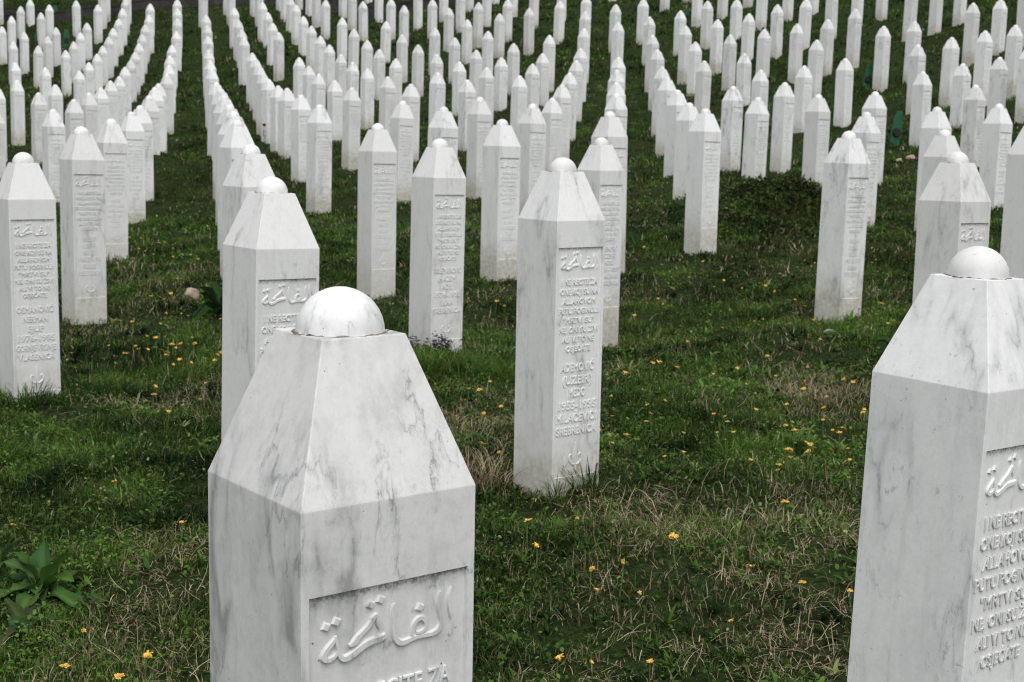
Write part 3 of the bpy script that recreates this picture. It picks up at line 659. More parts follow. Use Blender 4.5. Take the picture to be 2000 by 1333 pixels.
_BED = []
def ground_z(x, y):
    x = np.atleast_1d(np.asarray(x, float)); y = np.atleast_1d(np.asarray(y, float))
    z = np.empty_like(x)
    for i in range(0, len(x), 20000):
        a, b = x[i:i + 20000], y[i:i + 20000]
        yc = np.clip(b, 1.0, 62); xc = np.clip(a, -26, 18)
        z[i:i + 20000] = tps_k((xc[:, None] - SX) ** 2 + (yc[:, None] - SY) ** 2) @ _S[:_n] + _S[_n] + _S[_n + 1] * xc + _S[_n + 2] * yc
        z[i:i + 20000] += np.maximum(b - 62, 0) * .30 + np.minimum(b - 1.0, 0) * .03
    far = smooth((y - 6) / 25)
    z += (fbm(x * 1.1, y * 1.1, 3) - .5) * (.13 + .17 * far)           # humps of old graves
    z += (fbm(x * 4.2, y * 4.2, 9) - .5) * (.075 + .06 * far)
    z += (fbm(x * .45, y * 1.5, 23, 3) - .5) * .30 * smooth((y - 14) / 15)    # terraced ripples of the hillside
    z += .37 * np.exp(-((x - 3.30) / 1.0) ** 2 - ((y - 17.5) / .95) ** 2)   # weedy mound
    z += .12 * np.exp(-((x - 1.75) / .6) ** 2 - ((y - 9.1) / .35) ** 2)      # low ridge right of the centre
    z += .06 * np.exp(-((x + .5) / .7) ** 2 - ((y - 7.9) / .3) ** 2)
    if _BED:                                                            # bed the turf to the feet of the headstones
        for bx, by, be in _BED:
            m = np.abs(y - by) < 1.6
            if m.any():
                z[m] -= be * np.exp(-((x[m] - bx) ** 2 + (y[m] - by) ** 2) / .42 ** 2)
    z += .44 * smooth((y - wall_y(x) - .15) / .3) * smooth((14 - x) / 4)   # bank held by the wall
    return z

_bed = [s for s in STONES if s[4] and 3 < s[1] < 45]
_e = ground_z([s[0] for s in _bed], [s[1] for s in _bed]) - (np.array([s[3] for s in _bed]) + ZO - .028)
_d = (np.array([s[0] for s in _bed])[:, None] - np.array([s[0] for s in _bed])) ** 2 + (np.array([s[1] for s in _bed])[:, None] - np.array([s[1] for s in _bed])) ** 2
_e = np.linalg.solve(np.exp(-_d / .42 ** 2) + .05 * np.eye(len(_bed)), _e)
_BED = [(s[0], s[1], float(e)) for s, e in zip(_bed, _e)]

def g1(x, y): return float(ground_z(x, y)[0])

def grid_mesh(name, X, Y, Z, mat):
    ny, nx = X.shape
    co = np.stack([X, Y, Z], -1).reshape(-1, 3).astype(np.float32)
    i = np.arange(ny * nx).reshape(ny, nx)
    f = np.stack([i[:-1, :-1], i[:-1, 1:], i[1:, 1:], i[1:, :-1]], -1).reshape(-1, 4)
    me = bpy.data.meshes.new(name)
    me.vertices.add(len(co)); me.vertices.foreach_set('co', co.ravel())
    me.loops.add(f.size); me.loops.foreach_set('vertex_index', f.ravel().astype(np.int32))
    me.polygons.add(len(f))
    me.polygons.foreach_set('loop_start', np.arange(0, f.size, 4, dtype=np.int32))
    me.polygons.foreach_set('loop_total', np.full(len(f), 4, np.int32))
    me.polygons.foreach_set('use_smooth', np.ones(len(f), bool))
    me.update(); me.validate()
    me.materials.append(mat)
    return me

ys = np.concatenate([np.linspace(-14, 2.4, 18), np.linspace(2.5, 9, 110), np.linspace(9.08, 24, 150), np.linspace(24.2, 55, 130),
                     np.linspace(55.1, 60, 45), np.linspace(60.5, 140, 40)])
ts = np.linspace(-1, 1, 261)
ts = np.sign(ts) * (np.abs(ts) * .55 + .45 * np.abs(ts) ** 4)
GX = np.outer(np.clip(ys, 2, 70) * .75 + 4.0, ts * 1.9)
GY = np.repeat(ys[:, None], len(ts), 1)
GZ = ground_z(GX.ravel(), GY.ravel()).reshape(GX.shape)
tag(link('ground', grid_mesh('ground', GX, GY, GZ, SOIL)), 'dark turf slope dipping away and rising into a hillside', kind='structure')

# ------------------------------------------------------------ headstone geometry
H2, SHO, PLA, PW, RD = .125, 1.0495, 1.2399, .0600, .0568
PT, PB, PM, PD = .9447, .020, .0106, .0060      # inscription panel: top, bottom, margin, depth
BASE = -.75

def shaft_bm(bevel=.0016):
    bm = bmesh.new()
    V = lambda x, y, z: bm.verts.new((x, y, z))
    b = [V(-H2, -H2, BASE), V(H2, -H2, BASE), V(H2, H2, BASE), V(-H2, H2, BASE)]
    s = [V(-H2, -H2, SHO), V(H2, -H2, SHO), V(H2, H2, SHO), V(-H2, H2, SHO)]
    p = [V(-PW, -PW, PLA), V(PW, -PW, PLA), V(PW, PW, PLA), V(-PW, PW, PLA)]
    q = H2 - PM
    r = [V(-q, -H2, PB), V(q, -H2, PB), V(q, -H2, PT), V(-q, -H2, PT)]
    e = .0012
    f = [V(-q + e, -H2 + PD, PB + e), V(q - e, -H2 + PD, PB + e), V(q - e, -H2 + PD, PT - e), V(-q + e, -H2 + PD, PT - e)]
    F = bm.faces.new
    F((b[0], b[1], r[1], r[0])); F((b[1], s[1], r[2], r[1])); F((s[1], s[0], r[3], r[2])); F((s[0], b[0], r[0], r[3]))
    for i in range(4): F((r[i], r[(i + 1) % 4], f[(i + 1) % 4], f[i]))
    F(f)
    for i in (1, 2, 3): F((b[i], b[(i + 1) % 4], s[(i + 1) % 4], s[i]))
    for i in range(4): F((s[i], s[(i + 1) % 4], p[(i + 1) % 4], p[i]))
    F(p)
    bmesh.ops.recalc_face_normals(bm, faces=bm.faces)
    if bevel:
        out = set(s + p + b)
        ed = [x for x in bm.edges if x.verts[0] in out and x.verts[1] in out and not (x.verts[0] in b and x.verts[1] in b)]
        bmesh.ops.bevel(bm, geom=ed, offset=bevel, segments=2, affect='EDGES', profile=.6)
    return bm

def dome_into(bm, seg=28, rings=9):
    prev = None
    for k in range(rings):
        a = (k / rings) * math.pi / 2
        ring = [bm.verts.new((RD * math.cos(a) * math.cos(t), RD * math.cos(a) * math.sin(t), PLA - .001 + (KNOB - PLA + .001) * math.sin(a)))
                for t in (2 * math.pi * j / seg for j in range(seg))]
        if prev:
            for j in range(seg):
                bm.faces.new((prev[j], prev[(j + 1) % seg], ring[(j + 1) % seg], ring[j])).smooth = True
        prev = ring
    top = bm.verts.new((0, 0, KNOB))
    for j in range(seg): bm.faces.new((prev[j], prev[(j + 1) % seg], top)).smooth = True

def ring_bm():
    bm = bmesh.new()
    seg = 60; rng = random.Random(3)
    A = []
    for j in range(seg):
        t = 2 * math.pi * j / seg
        w = .0015 + .0050 * rng.random() ** 2; h = -.0008 + .0024 * rng.random()
        A.append([bm.verts.new(((RD + d) * math.cos(t), (RD + d) * math.sin(t), PLA + z)) for d, z in ((-.004, 0.0004), (-.002, h), (w * .5, h), (w, .0004))])
    for j in range(seg):
        for i in range(3): bm.faces.new((A[j][i], A[(j + 1) % seg][i], A[(j + 1) % seg][i + 1], A[j][i + 1]))
    return bm

FLOOR = -H2 + PD
def stroke(bm, pts, w, h, closed=False):
    """raised, bevelled stroke on the panel floor; pts = (x, z) or (x, z, width)"""
    n = len(pts); rows = []
    P = [Vector((a[0], a[1])) for a in pts]
    W = [a[2] if len(a) > 2 else w for a in pts]
    for i in range(n):
        a = P[i - 1] if (i > 0 or closed) else P[i]
        c = P[(i + 1) % n] if (i < n - 1 or closed) else P[i]
        d = (c - a).normalized(); nn = Vector((-d.y, d.x))
        r = []
        for o, y in ((-.5, -.0005), (-.30, h), (.30, h), (.5, -.0005)):
            q = P[i] + nn * W[i] * o
            r.append(bm.verts.new((q.x, FLOOR - y, q.y)))
        rows.append(r)
    for i in range(n if closed else n - 1):
        A, B = rows[i], rows[(i + 1) % n]
        for j in range(3): bm.faces.new((A[j], A[j + 1], B[j + 1], B[j]))
    if not closed:
        for r, sgn in ((rows[0], 1), (rows[-1], -1)): bm.faces.new(r if sgn < 0 else r[::-1])

def smoothed(pts, it=2):
    pts = [tuple(p) for p in pts]
    for _ in range(it):
        q = [pts[0]]
        for a, b in zip(pts, pts[1:]):
            q.append(tuple(x * .75 + y * .25 for x, y in zip(a, b))); q.append(tuple(x * .25 + y * .75 for x, y in zip(a, b)))
        q.append(pts[-1]); pts = q
    return pts

def arab_xy(x, y, w=None):
    u = (x - 118) / 1717 * (2 * (H2 - PM)) - (H2 - PM)
    d = (y - (380 - .1957 * (x - 118))) / 8363
    return (u, PT - d) if w is None else (u, PT - d, w * .88)

def arabic_into(bm, detail=True):
    it = 2 if detail else 1
    L = [
     [(1662, 285, .004), (1640, 400, .0085), (1655, 540, .0085), (1690, 640, .009), (1665, 740, .0065), (1648, 808, .002)],
     [(1540, 330, .005), (1535, 400, .011), (1522, 480, .0095), (1540, 580, .0085), (1560, 660, .009), (1530, 750, .012), (1450, 795, .009), (1330, 808, .008), (1230, 832, .009), (1150, 872, .0105), (1085, 882, .012), (1035, 830, .0105), (1018, 720, .0095), (1015, 600, .0105), (1018, 500, .0095), (1025, 452, .004)],
     [(1225, 830, .006), (1225, 720, .0075), (1265, 640, .009), (1330, 605, .010), (1375, 650, .009), (1378, 720, .007), (1330, 770, .007), (1270, 775, .006)],
     [(860, 715, .003), (848, 660, .009), (850, 600, .0085), (825, 560, .007), (780, 640, .010), (720, 720, .0095), (650, 780, .010), (610, 850, .015), (545, 888, .005)],
     [(935, 790, .010), (860, 830, .013), (760, 850, .013), (660, 915, .014), (570, 990, .013), (490, 1030, .012), (440, 990, .009), (425, 900, .008), (400, 780, .006)],
     [(405, 800, .007), (345, 880, .010), (285, 960, .011), (275, 1020, .011), (330, 1030, .010), (400, 990, .007), (425, 930, .006)],
    ]
    for n, s in enumerate(L):
        stroke(bm, smoothed([arab_xy(*q) for q in s], it), .009, .0036 + n * .00012)
    for n, (cx, cy) in enumerate(((1312, 500), (772, 460), (880, 408), (306, 682), (412, 630))):
        c = [arab_xy(cx + dx, cy + dy) for dx, dy in ((-58, 30), (-20, -58), (58, -32), (16, 60))]
        m = arab_xy(cx, cy)
        lo = [bm.verts.new((a[0], FLOOR + .0005, a[1])) for a in c]
        hi = [bm.verts.new((m[0] + (a[0] - m[0]) * .62, FLOOR - .0036, m[1] + (a[1] - m[1]) * .62)) for a in c]
        for i in range(4): bm.faces.new((lo[i], lo[(i + 1) % 4], hi[(i + 1) % 4], hi[i]))
        bm.faces.new(hi)

def lily_into(bm, zc=.092):
    def at(pts): return [(a, zc + b, c) for a, b, c in pts]
    stroke(bm, smoothed(at([(0, -.036, .004), (0, -.018, .007), (0, .010, .012), (0, .034, .016), (0, .052, .010), (0, .066, .001)])), .01, .0040)
    for s in (-1, 1):
        stroke(bm, smoothed(at([(s * .003, -.026, .006), (s * .016, -.025, .009), (s * .031, -.012, .011), (s * .034, .006, .011), (s * .026, .018, .008), (s * .017, .013, .006), (s * .018, .003, .004)])), .008, .0036 + .0001 * s)
    stroke(bm, smoothed(at([(0, -.030, .012), (0, -.040, .010), (0, -.050, .002)])), .006, .0045)

def text_into(bm, body, zbase, cap, width=None, xs=.74, bevel=True):
    cu = bpy.data.curves.new('t', 'FONT')
    cu.body = body; cu.align_x = 'CENTER'; cu.size = 1.0
    cu.resolution_u = 2 if bevel else 1
    cu.offset = -.007; cu.space_character = 1.06
    cu.extrude = .05
    if bevel: cu.bevel_depth = .03; cu.bevel_resolution = 0
    o = bpy.data.objects.new('t', cu); COL.objects.link(o)
    bpy.context.view_layer.update()
    me = bpy.data.meshes.new_from_object(o)
    bpy.data.objects.remove(o); bpy.data.curves.remove(cu)
    if not len(me.vertices): return
    co = np.empty(len(me.vertices) * 3); me.vertices.foreach_get('co', co); co = co.reshape(-1, 3)
    k = cap / .73
    sx = k * xs
    ext = co[:, 0].max() - co[:, 0].min()
    if width: sx = width / ext
    base = len(bm.verts)
    zmid = co[:, 2].max()
    vs = [bm.verts.new((c[0] * sx, FLOOR - .0002 - .0034 * (c[2] + zmid) / (2 * zmid), zbase + c[1] * k)) for c in co]
    for pgn in me.polygons:
        try: bm.faces.new([vs[i] for i in pgn.vertices])
        except ValueError: pass
    bpy.data.meshes.remove(me)

VERSE_W = [.80, .86, .74, .91, .70, .88, .72, .55]
VERSE = ['I NE RECITE ZA', 'ONE KOJI SU NA', 'ALLAHOVOM', 'PUTU POGINULI:', '"MRTVI SU"', 'NE, ONI SU \u017dIVI', 'ALI VI TO NE', 'OSJE\u0106ATE']
def worn_line_into(bm, z, cap, n, rng):
    """a carved line too worn and small to read: a run of short raised strokes"""
    step = .0135; x = -n * step / 2
    for i in range(n):
        w = step * .62
        kind = rng.random()
        stroke(bm, [(x, z), (x, z + cap)], .0034, .0026)
        if kind < .7: stroke(bm, [(x + w, z), (x + w, z + cap)], .0034, .0027)
        zz = z + cap * rng.choice((0.02, .5, .95))
        stroke(bm, [(x, zz), (x + w, zz)], .0034, .0029)
        x += step
NAME_W = {8: .78, 7: .57, 4: .44, 9: .76, 10: .90}
PWID = 2 * (H2 - PM)
def inscription(lines, bevel=True, seed=1):
    """the four carved parts of one inscription: calligraphy, verse, name lines, lily"""
    out = []
    bm = bmesh.new(); arabic_into(bm, bevel); out.append(bm_mesh('calligraphy', bm, MARBLE))
    bm = bmesh.new()
    for i, t in enumerate(VERSE): text_into(bm, t, PT - .149 - .0381 * i, .0238, VERSE_W[i] * PWID, .66, bevel)
    out.append(bm_mesh('verse', bm, MARBLE))
    bm = bmesh.new()
    rng = random.Random(seed)
    for i in range(6):
        z = PT - .496 - .0514 * i
        if lines: text_into(bm, lines[i], z, .0340, min(.92, .095 * len(lines[i])) * PWID, .60, bevel)
        else: worn_line_into(bm, z, .032, rng.choice((7, 8, 9, 12, 13)), rng)
    out.append(bm_mesh('name_lines', bm, MARBLE))
    bm = bmesh.new(); lily_into(bm); out.append(bm_mesh('lily_emblem', bm, MARBLE))
    return out

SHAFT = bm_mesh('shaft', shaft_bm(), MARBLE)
_b = bmesh.new(); dome_into(_b); DOME = bm_mesh('dome', _b, MARBLE)
for _p in DOME.polygons: _p.use_smooth = True
RING = bm_mesh('mortar_joint', ring_bm(), MORTAR)
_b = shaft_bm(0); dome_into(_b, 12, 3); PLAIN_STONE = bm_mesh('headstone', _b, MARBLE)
INS_CENTRE = inscription(['ADEMOVI\u0106', '(UZEIR)', 'MEDO', '1955-1995', 'MILA\u010cEVI\u0106I', 'SREBRENICA'])
INS_LEFT = inscription(['OSMANOVI\u0106', 'NERMAN', 'EJUP', '1976-1995', 'GORNJE VRSINJE', 'VLASENICA'])
INS_FLOWER = inscription(['SULEJMANOVI\u0106', '(HAZIM)', 'ADIL', '1974-1995', 'LUKA', 'SREBRENICA'])
INS_WORN = inscription(None)
INS_FAR = [inscription(None, False, k) for k in range(3)]

rs = random.Random(21)
def stone_color(i, x, y, w):
    if i == 0: return (1.45, .6, .10, .9)
    if i == 1: return (.62, .6, .0, 1.7)
    if i == 2: return (.55, .7, 1.0, .7)
    if i == 3: return (.55, 1.4, .0, 1.0)
    v = .28 + .50 * rs.random() ** 2
    return (v, .5 + .9 * rs.random(), .0 if rs.random() < .85 else .25, .15 + .6 * rs.random() ** 2)

GROUP = 'white headstones of the cemetery'
for i, s in enumerate(STONES):
    x, y, za, zb, vis, w, label = s[:7]
    dy, lx, ly = s[7] if len(s) > 7 else (rs.gauss(0, .025), rs.gauss(0, .007), rs.gauss(0, .007))
    if x < -8 and y > wall_y(x) - .35 and 'above the retaining' not in label: y = wall_y(x) - .35
    if 'above the retaining' in label: y = wall_y(x) + 1.3; za = g1(x, y) - ZO + 1.30
    a = PSI + dy
    # lean is given in the stone's own frame
    rot = Matrix.Rotation(a, 4, 'Z') @ Euler((-ly, lx, 0)).to_matrix().to_4x4()
    loc = Vector((x, y, za + ZO - KNOB)) - (rot @ Vector((0, 0, KNOB)) - Vector((0, 0, KNOB)))
    c = stone_color(i, x, y, w)
    if w < 21.5:
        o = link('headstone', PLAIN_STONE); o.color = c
        o.matrix_world = Matrix.Translation(loc) @ rot
        tag(o, label, 'headstone', GROUP)
        continue
    root = empty('headstone', (0, 0, 0)); root.matrix_world = Matrix.Translation(loc) @ rot
    tag(root, label, 'headstone', GROUP)
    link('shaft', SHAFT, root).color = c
    link('dome', DOME, root).color = (c[0] * .55, 0, 0, c[3])
    if w > 70: link('mortar_joint', RING, root)
    if 'readable' in label: ins = INS_CENTRE
    elif 'streaked' in label or 'diagonal streak' in label and w > 115: ins = INS_LEFT if 'diagonal' in label else INS_WORN
    elif 'purple flowers at its foot' in label: ins = INS_FLOWER
    elif w > 80: ins = INS_WORN
    else: ins = INS_FAR[i % 3]
    for me in ins: link(me.name.split('.')[0], me, root).color = (c[0] * .8, c[1] * .5, 0, c[3] * .5)

# ------------------------------------------------------------ grass (uncountable: one object per kind)
def strips(P, az, lean, length, width, curl, col, mat, name, label, seg=2):
    """n blades, each a tapering strip of seg pieces bent along its length"""
    n = len(P)
    d = np.stack([np.cos(az), np.sin(az)], -1)
    fa = az + np.pi / 2 + RNG.normal(0, .5, n)
    sd = np.stack([np.cos(fa), np.sin(fa), np.zeros(n)], -1)
    pts = [P]; ang = lean.copy(); p = P
    for k in range(seg):
        st = length / seg
        p = p + np.stack([d[:, 0] * np.sin(ang) * st, d[:, 1] * np.sin(ang) * st, np.cos(ang) * st], -1)
        pts.append(p); ang = ang + curl
    nv = 2 * seg + 1
    co = np.empty((n, nv, 3), np.float32)
    for k in range(seg):
        wk = width * (1 - .38 * k / seg)
        co[:, 2 * k] = pts[k] - sd * wk[:, None] / 2
        co[:, 2 * k + 1] = pts[k] + sd * wk[:, None] / 2
    co[:, nv - 1] = pts[seg]
    off = (np.arange(n) * nv)[:, None]
    idx = []
    for k in range(seg - 1): idx += [2 * k, 2 * k + 1, 2 * k + 3, 2 * k + 2]
    idx += [2 * seg - 2, 2 * seg - 1, 2 * seg]
    loops = (off + np.array(idx)[None]).astype(np.int32).ravel()
    tot = np.tile(np.array([4] * (seg - 1) + [3], np.int32), n)
    start = np.r_[0, np.cumsum(tot)[:-1]].astype(np.int32)
    return co.reshape(-1, 3), loops, start, tot, np.repeat(col, nv, 0)

def leaflets(P, az, tilt, length, width, col):
    n = len(P)
    d = np.stack([np.cos(az) * np.cos(tilt), np.sin(az) * np.cos(tilt), np.sin(tilt)], -1) * length[:, None]
    s = np.stack([-np.sin(az), np.cos(az), RNG.normal(0, .35, n)], -1) * width[:, None] / 2
    co = np.empty((n, 6, 3), np.float32)
    dn = np.array([0, 0, 1.0])
    co[:, 0] = P; co[:, 1] = P + d * .35 + s; co[:, 2] = P + d * .75 + s * .8 - dn * length[:, None] * .05
    co[:, 3] = P + d - dn * length[:, None] * .16; co[:, 4] = P + d * .75 - s * .8 - dn * length[:, None] * .05; co[:, 5] = P + d * .35 - s
    off = (np.arange(n) * 6)[:, None]
    loops = (off + np.array([0, 1, 2, 5, 2, 3, 4, 5])[None]).astype(np.int32).ravel()
    tot = np.tile(np.array([4, 4], np.int32), n)
    start = np.r_[0, np.cumsum(tot)[:-1]].astype(np.int32)
    return co.reshape(-1, 3), loops, start, tot, np.repeat(col, 6, 0)

def pour(name, parts, mat):
    co = np.concatenate([p[0] for p in parts])
    vo = np.cumsum([0] + [len(p[0]) for p in parts]); lo = np.cumsum([0] + [len(p[1]) for p in parts])
    loops = np.concatenate([p[1] + vo[i] for i, p in enumerate(parts)]).astype(np.int32)
    start = np.concatenate([p[2] + lo[i] for i, p in enumerate(parts)]).astype(np.int32)
    tot = np.concatenate([p[3] for p in parts]).astype(np.int32)
    col = np.concatenate([p[4] for p in parts]).astype(np.float32)
    me = bpy.data.meshes.new(name)
    me.vertices.add(len(co)); me.vertices.foreach_set('co', co.ravel())
    me.loops.add(len(loops)); me.loops.foreach_set('vertex_index', loops)
    me.polygons.add(len(start)); me.polygons.foreach_set('loop_start', start); me.polygons.foreach_set('loop_total', tot)
    me.update()
    at = me.attributes.new('col', 'FLOAT_COLOR', 'POINT')
    at.data.foreach_set('color', np.c_[col, np.ones(len(col), np.float32)].astype(np.float32).ravel())
    me.materials.append(mat)
    return me

def scatter(y0, y1, dens):
    """uniform points in the wedge the photograph could see, a step aside included"""
    wid = lambda y: .40 * y + 1.6
    ym = np.linspace(y0, y1, 400)
    area = np.trapezoid(2 * wid(ym), ym) if hasattr(np, 'trapezoid') else np.trapz(2 * wid(ym), ym)
    n = int(area * dens)
    cdf = np.cumsum(wid(ym)); cdf = cdf / cdf[-1]
    y = np.interp(RNG.random(n), cdf, ym)
    x = (RNG.random(n) * 2 - 1) * wid(y)
    return x, y

DRY = [(1.76, 7.45, .32, .9), (-.11, 6.3, .45, .8), (.51, 5.1, .22, .6), (.10, 5.6, .30, .4), (.9, 4.5, .7, .38), (1.3, 5.2, .4, .35), (.7, 4.2, .5, .45), (.2, 4.1, .5, .3), (1.1, 4.1, .4, .5),
       (-.55, 5.1, .3, .6), (-.8, 4.6, .35, .3), (-3.1, 12.5, .5, .5), (-2.75, 11.2, .4, .5), (1.0, 5.0, .35, .35), (.95, 5.75, .2, -.5), (1.1, 6.4, .4, -.4), (-1.6, 5.8, .8, -.4)]
def dryness(x, y):
    d = smooth((fbm(x * 1.7 + 3, y * 1.7, 31, 3) - .50) / .22) * .55
    d = d * np.clip(1.2 - y / 40, .25, 1)
    for cx, cy, r, a in DRY: d = d + a * np.exp(-((x - cx) ** 2 + (y - cy) ** 2) / r ** 2)
    return np.clip(d, 0, 1)

def greens(x, y, n, bright=1.0):
    a = np.array([.005, .016, .003]); b = np.array([.090, .172, .030]); c = np.array([.185, .230, .075])
    t = fbm(x * 2.6, y * 2.6, 51, 3) * 1.9 - .48 + (fbm(x * .7, y * .7, 57, 2) - .5) * .7
    t = np.clip(t + RNG.normal(0, .22, n), 0, 1)[:, None]
    u = (RNG.random(n) < .02 + .10 * t[:, 0])[:, None]
    col = a * (1 - t) + b * t
    col = np.where(u, c * (.6 + .6 * RNG.random((n, 1))), col)
    br = smooth((fbm(x * .8 + 60, y * 1.5, 77, 3) - .50) / .16)[:, None] * np.clip((y[:, None] - 9) / 16, 0, .60)
    col = col * (1 - br) + np.array([.045, .036, .018]) * br
    return col * bright * (.75 + .5 * RNG.random((n, 1)))

def straws(n):
    a = np.array([.27, .205, .12]); b = np.array([.54, .46, .31]); c = np.array([.15, .095, .055])
    t = RNG.random((n, 1)); col = a * (1 - t) + b * t
    return np.where(RNG.random((n, 1)) < .25, c, col)

grass_parts, straw_parts, leaf_parts = [], [], []
#        y0   y1   dens  len          width
BANDS = [(2.6, 5.0, 13000, (.022, .060), (.0022, .0042)),
         (5.0, 8.0, 7500, (.024, .065), (.0028, .0050)),
         (8.0, 13, 3000, (.030, .075), (.0045, .0075)),
         (13, 22, 1100, (.035, .085), (.008, .014)),
         (22, 38, 460, (.045, .10), (.016, .026)),
         (38, 66, 140, (.06, .13), (.032, .052))]
for y0, y1, dens, ln, wd in BANDS:
    x, y = scatter(y0, y1, dens)
    dr = dryness(x, y)
    lush = fbm(x * 1.3 + 40, y * 1.3, 71, 3)
    fq = 9.0 if y1 <= 13 else 5.0 if y1 <= 22 else 2.6
    gaps = .6 * fbm(x * fq, y * fq, 91, 2) + .4 * fbm(x * fq * .3, y * fq * .3, 97, 2)
    keep = (RNG.random(len(x)) > dr * .75) & (gaps + .16 * RNG.random(len(x)) > .47)
    tall = smooth((gaps - .40) / .30)
    x, y, dr, lush, tall = x[keep], y[keep], dr[keep], lush[keep], tall[keep]
    n = len(x)
    P = np.stack([x, y, ground_z(x, y) - .004], -1)
    L = (ln[0] + (ln[1] - ln[0]) * RNG.random(n)) * (.30 + .8 * lush + .9 * tall)
    W = wd[0] + (wd[1] - wd[0]) * RNG.random(n)
    az = RNG.random(n) * 6.283
    col = greens(x, y, n)
    mixd = (RNG.random(n) < dr * .45 + .03)
    col[mixd] = straws(int(mixd.sum())) * .8
    grass_parts.append(strips(P, az, np.abs(RNG.normal(.45, .35, n)), L, W, RNG.random(n) * .9 + .1, col, GRASS, '', ''))
    # small round leaves of clover and other lawn weeds
    if y1 <= 22:
        m = RNG.random(n) < (.50 if y1 < 10 else .30)
        xx, yy = x[m] + RNG.normal(0, .02, m.sum()), y[m] + RNG.normal(0, .02, m.sum())
        k = len(xx)
        weed = fbm(xx * 2.1 + 9, yy * 2.1, 131, 3)
        s = (.008 + .014 * RNG.random(k) ** 1.6) * (.6 + .8 * weed) * (1 if y1 < 6 else 1.15 if y1 < 10 else 1.5 if y1 < 15 else 2.2)
        PP = np.stack([xx, yy, ground_z(xx, yy) + RNG.random(k) * .045 * (.4 + weed)], -1)
        leaf_parts.append(leaflets(PP, RNG.random(k) * 6.283, RNG.normal(.25, .45, k), s, s * (.45 + .3 * RNG.random(k)), greens(xx, yy, k, 1.15)))
    # dead stalks and thatch
    if y1 <= 34:
        x, y = scatter(y0, y1, dens * (.20 if y1 < 10 else .14))
        dr = dryness(x, y)
        keep = RNG.random(len(x)) < (dr * .95 + .05) * (.12 + 1.9 * smooth((fbm(x * 3.4, y * 3.4, 151, 3) - .40) / .22))
        x, y, dr = x[keep], y[keep], dr[keep]; n = len(x)
        P = np.stack([x, y, ground_z(x, y) + .005 + RNG.random(n) * .035], -1)
        sc = 1 if y1 < 10 else 1.5 if y1 < 20 else 2.4
        straw_parts.append(strips(P, RNG.random(n) * 6.283, np.clip(RNG.normal(1.25, .35, n), .2, 1.7), (.025 + .11 * RNG.random(n) ** 2.2) * min(sc, 1.4),
                                  (.0008 + .0014 * RNG.random(n)) * sc * 1.25, RNG.normal(.25, .5, n), straws(n), STRAW, '', '', 3))

# leafy rosettes of lawn weeds, too many to count, under the grass tips
for y0, y1, dens, sc in ((2.6, 6, 70, 1.0), (6, 10, 40, 1.15), (10, 17, 12, 1.6)):
    x, y = scatter(y0, y1, dens)
    k_ = fbm(x * 1.9 + 7, y * 1.9, 171, 3) > .44
    x, y = x[k_], y[k_]; n0 = len(x); m = 9
    az = (np.arange(m)[None] * 2.4 + RNG.random((n0, 1)) * 6.28 + RNG.normal(0, .25, (n0, m))).ravel()
    size = np.repeat(.5 + .8 * RNG.random(n0), m) * sc
    X = np.repeat(x, m) + .004 * np.cos(az); Y = np.repeat(y, m) + .004 * np.sin(az); n = len(X)
    P = np.stack([X, Y, ground_z(X, Y) + .004], -1)
    col = np.repeat(greens(x, y, n0, 1.25), m, 0) * (.75 + .5 * RNG.random((n, 1)))
    leaf_parts.append(strips(P, az, np.clip(RNG.normal(.55, .3, n), .05, 1.3), size * (.030 + .035 * RNG.random(n)), size * (.007 + .009 * RNG.random(n)), .15 + .55 * RNG.random(n), col, LEAF, '', '', 3))

def tuft(x0, y0, r, n, ln, wd, lean=.35, bright=1.0, strawf=.0):
    rr = r * np.sqrt(RNG.random(n)); t = RNG.random(n) * 6.283
    x = x0 + rr * np.cos(t); y = y0 + rr * np.sin(t)
    P = np.stack([x, y, ground_z(x, y) - .004], -1)
    col = greens(x, y, n, bright)
    m = RNG.random(n) < strawf
    if m.any(): col[m] = straws(int(m.sum()))
    grass_parts.append(strips(P, t + RNG.normal(0, .6, n), np.abs(RNG.normal(lean, .25, n)), ln[0] + (ln[1] - ln[0]) * RNG.random(n), wd[0] + (wd[1] - wd[0]) * RNG.random(n),
                              .15 + .5 * RNG.random(n), col, GRASS, '', '', 3))
# unmown fringe round the nearer headstones' feet, greens darkened to paint contact shade
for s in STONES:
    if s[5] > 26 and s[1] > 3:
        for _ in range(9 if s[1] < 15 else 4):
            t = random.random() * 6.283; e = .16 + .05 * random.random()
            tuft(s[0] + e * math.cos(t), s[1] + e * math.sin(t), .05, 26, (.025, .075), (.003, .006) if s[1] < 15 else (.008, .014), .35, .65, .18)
tuft(.33, 5.30, .07, 90, (.08, .22), (.003, .006), .22, .9)           # long blades at the central headstone's right foot
tuft(.20, 5.20, .06, 40, (.05, .14), (.003, .006), .25, .9)
for k in range(8): tuft(-.03 - .03 * k, 5.42 + .1 * random.random(), .07, 40, (.08, .22), (.002, .004), .35, 1, .85)   # straw at its left foot
tuft(-2.55, 7.02, .16, 240, (.06, .16), (.004, .007), .3, 1.0)
for k in range(26):                                                     # soft long tussock left of the central headstone
    tuft(-.52 + .7 * random.random(), 7.62 + .42 * random.random(), .10, 95, (.09, .19), (.003, .005), .55, 1.25)
for k in range(14): tuft(.85 + .55 * random.random(), 6.0 + .3 * random.random(), .09, 60, (.05, .11), (.003, .006), .4, 1.1)
for k in range(30): tuft(-2.3 + 1.5 * random.random(), 5.75 + .25 * random.random(), .10, 60, (.05, .11), (.003, .006), .45, 1.0)
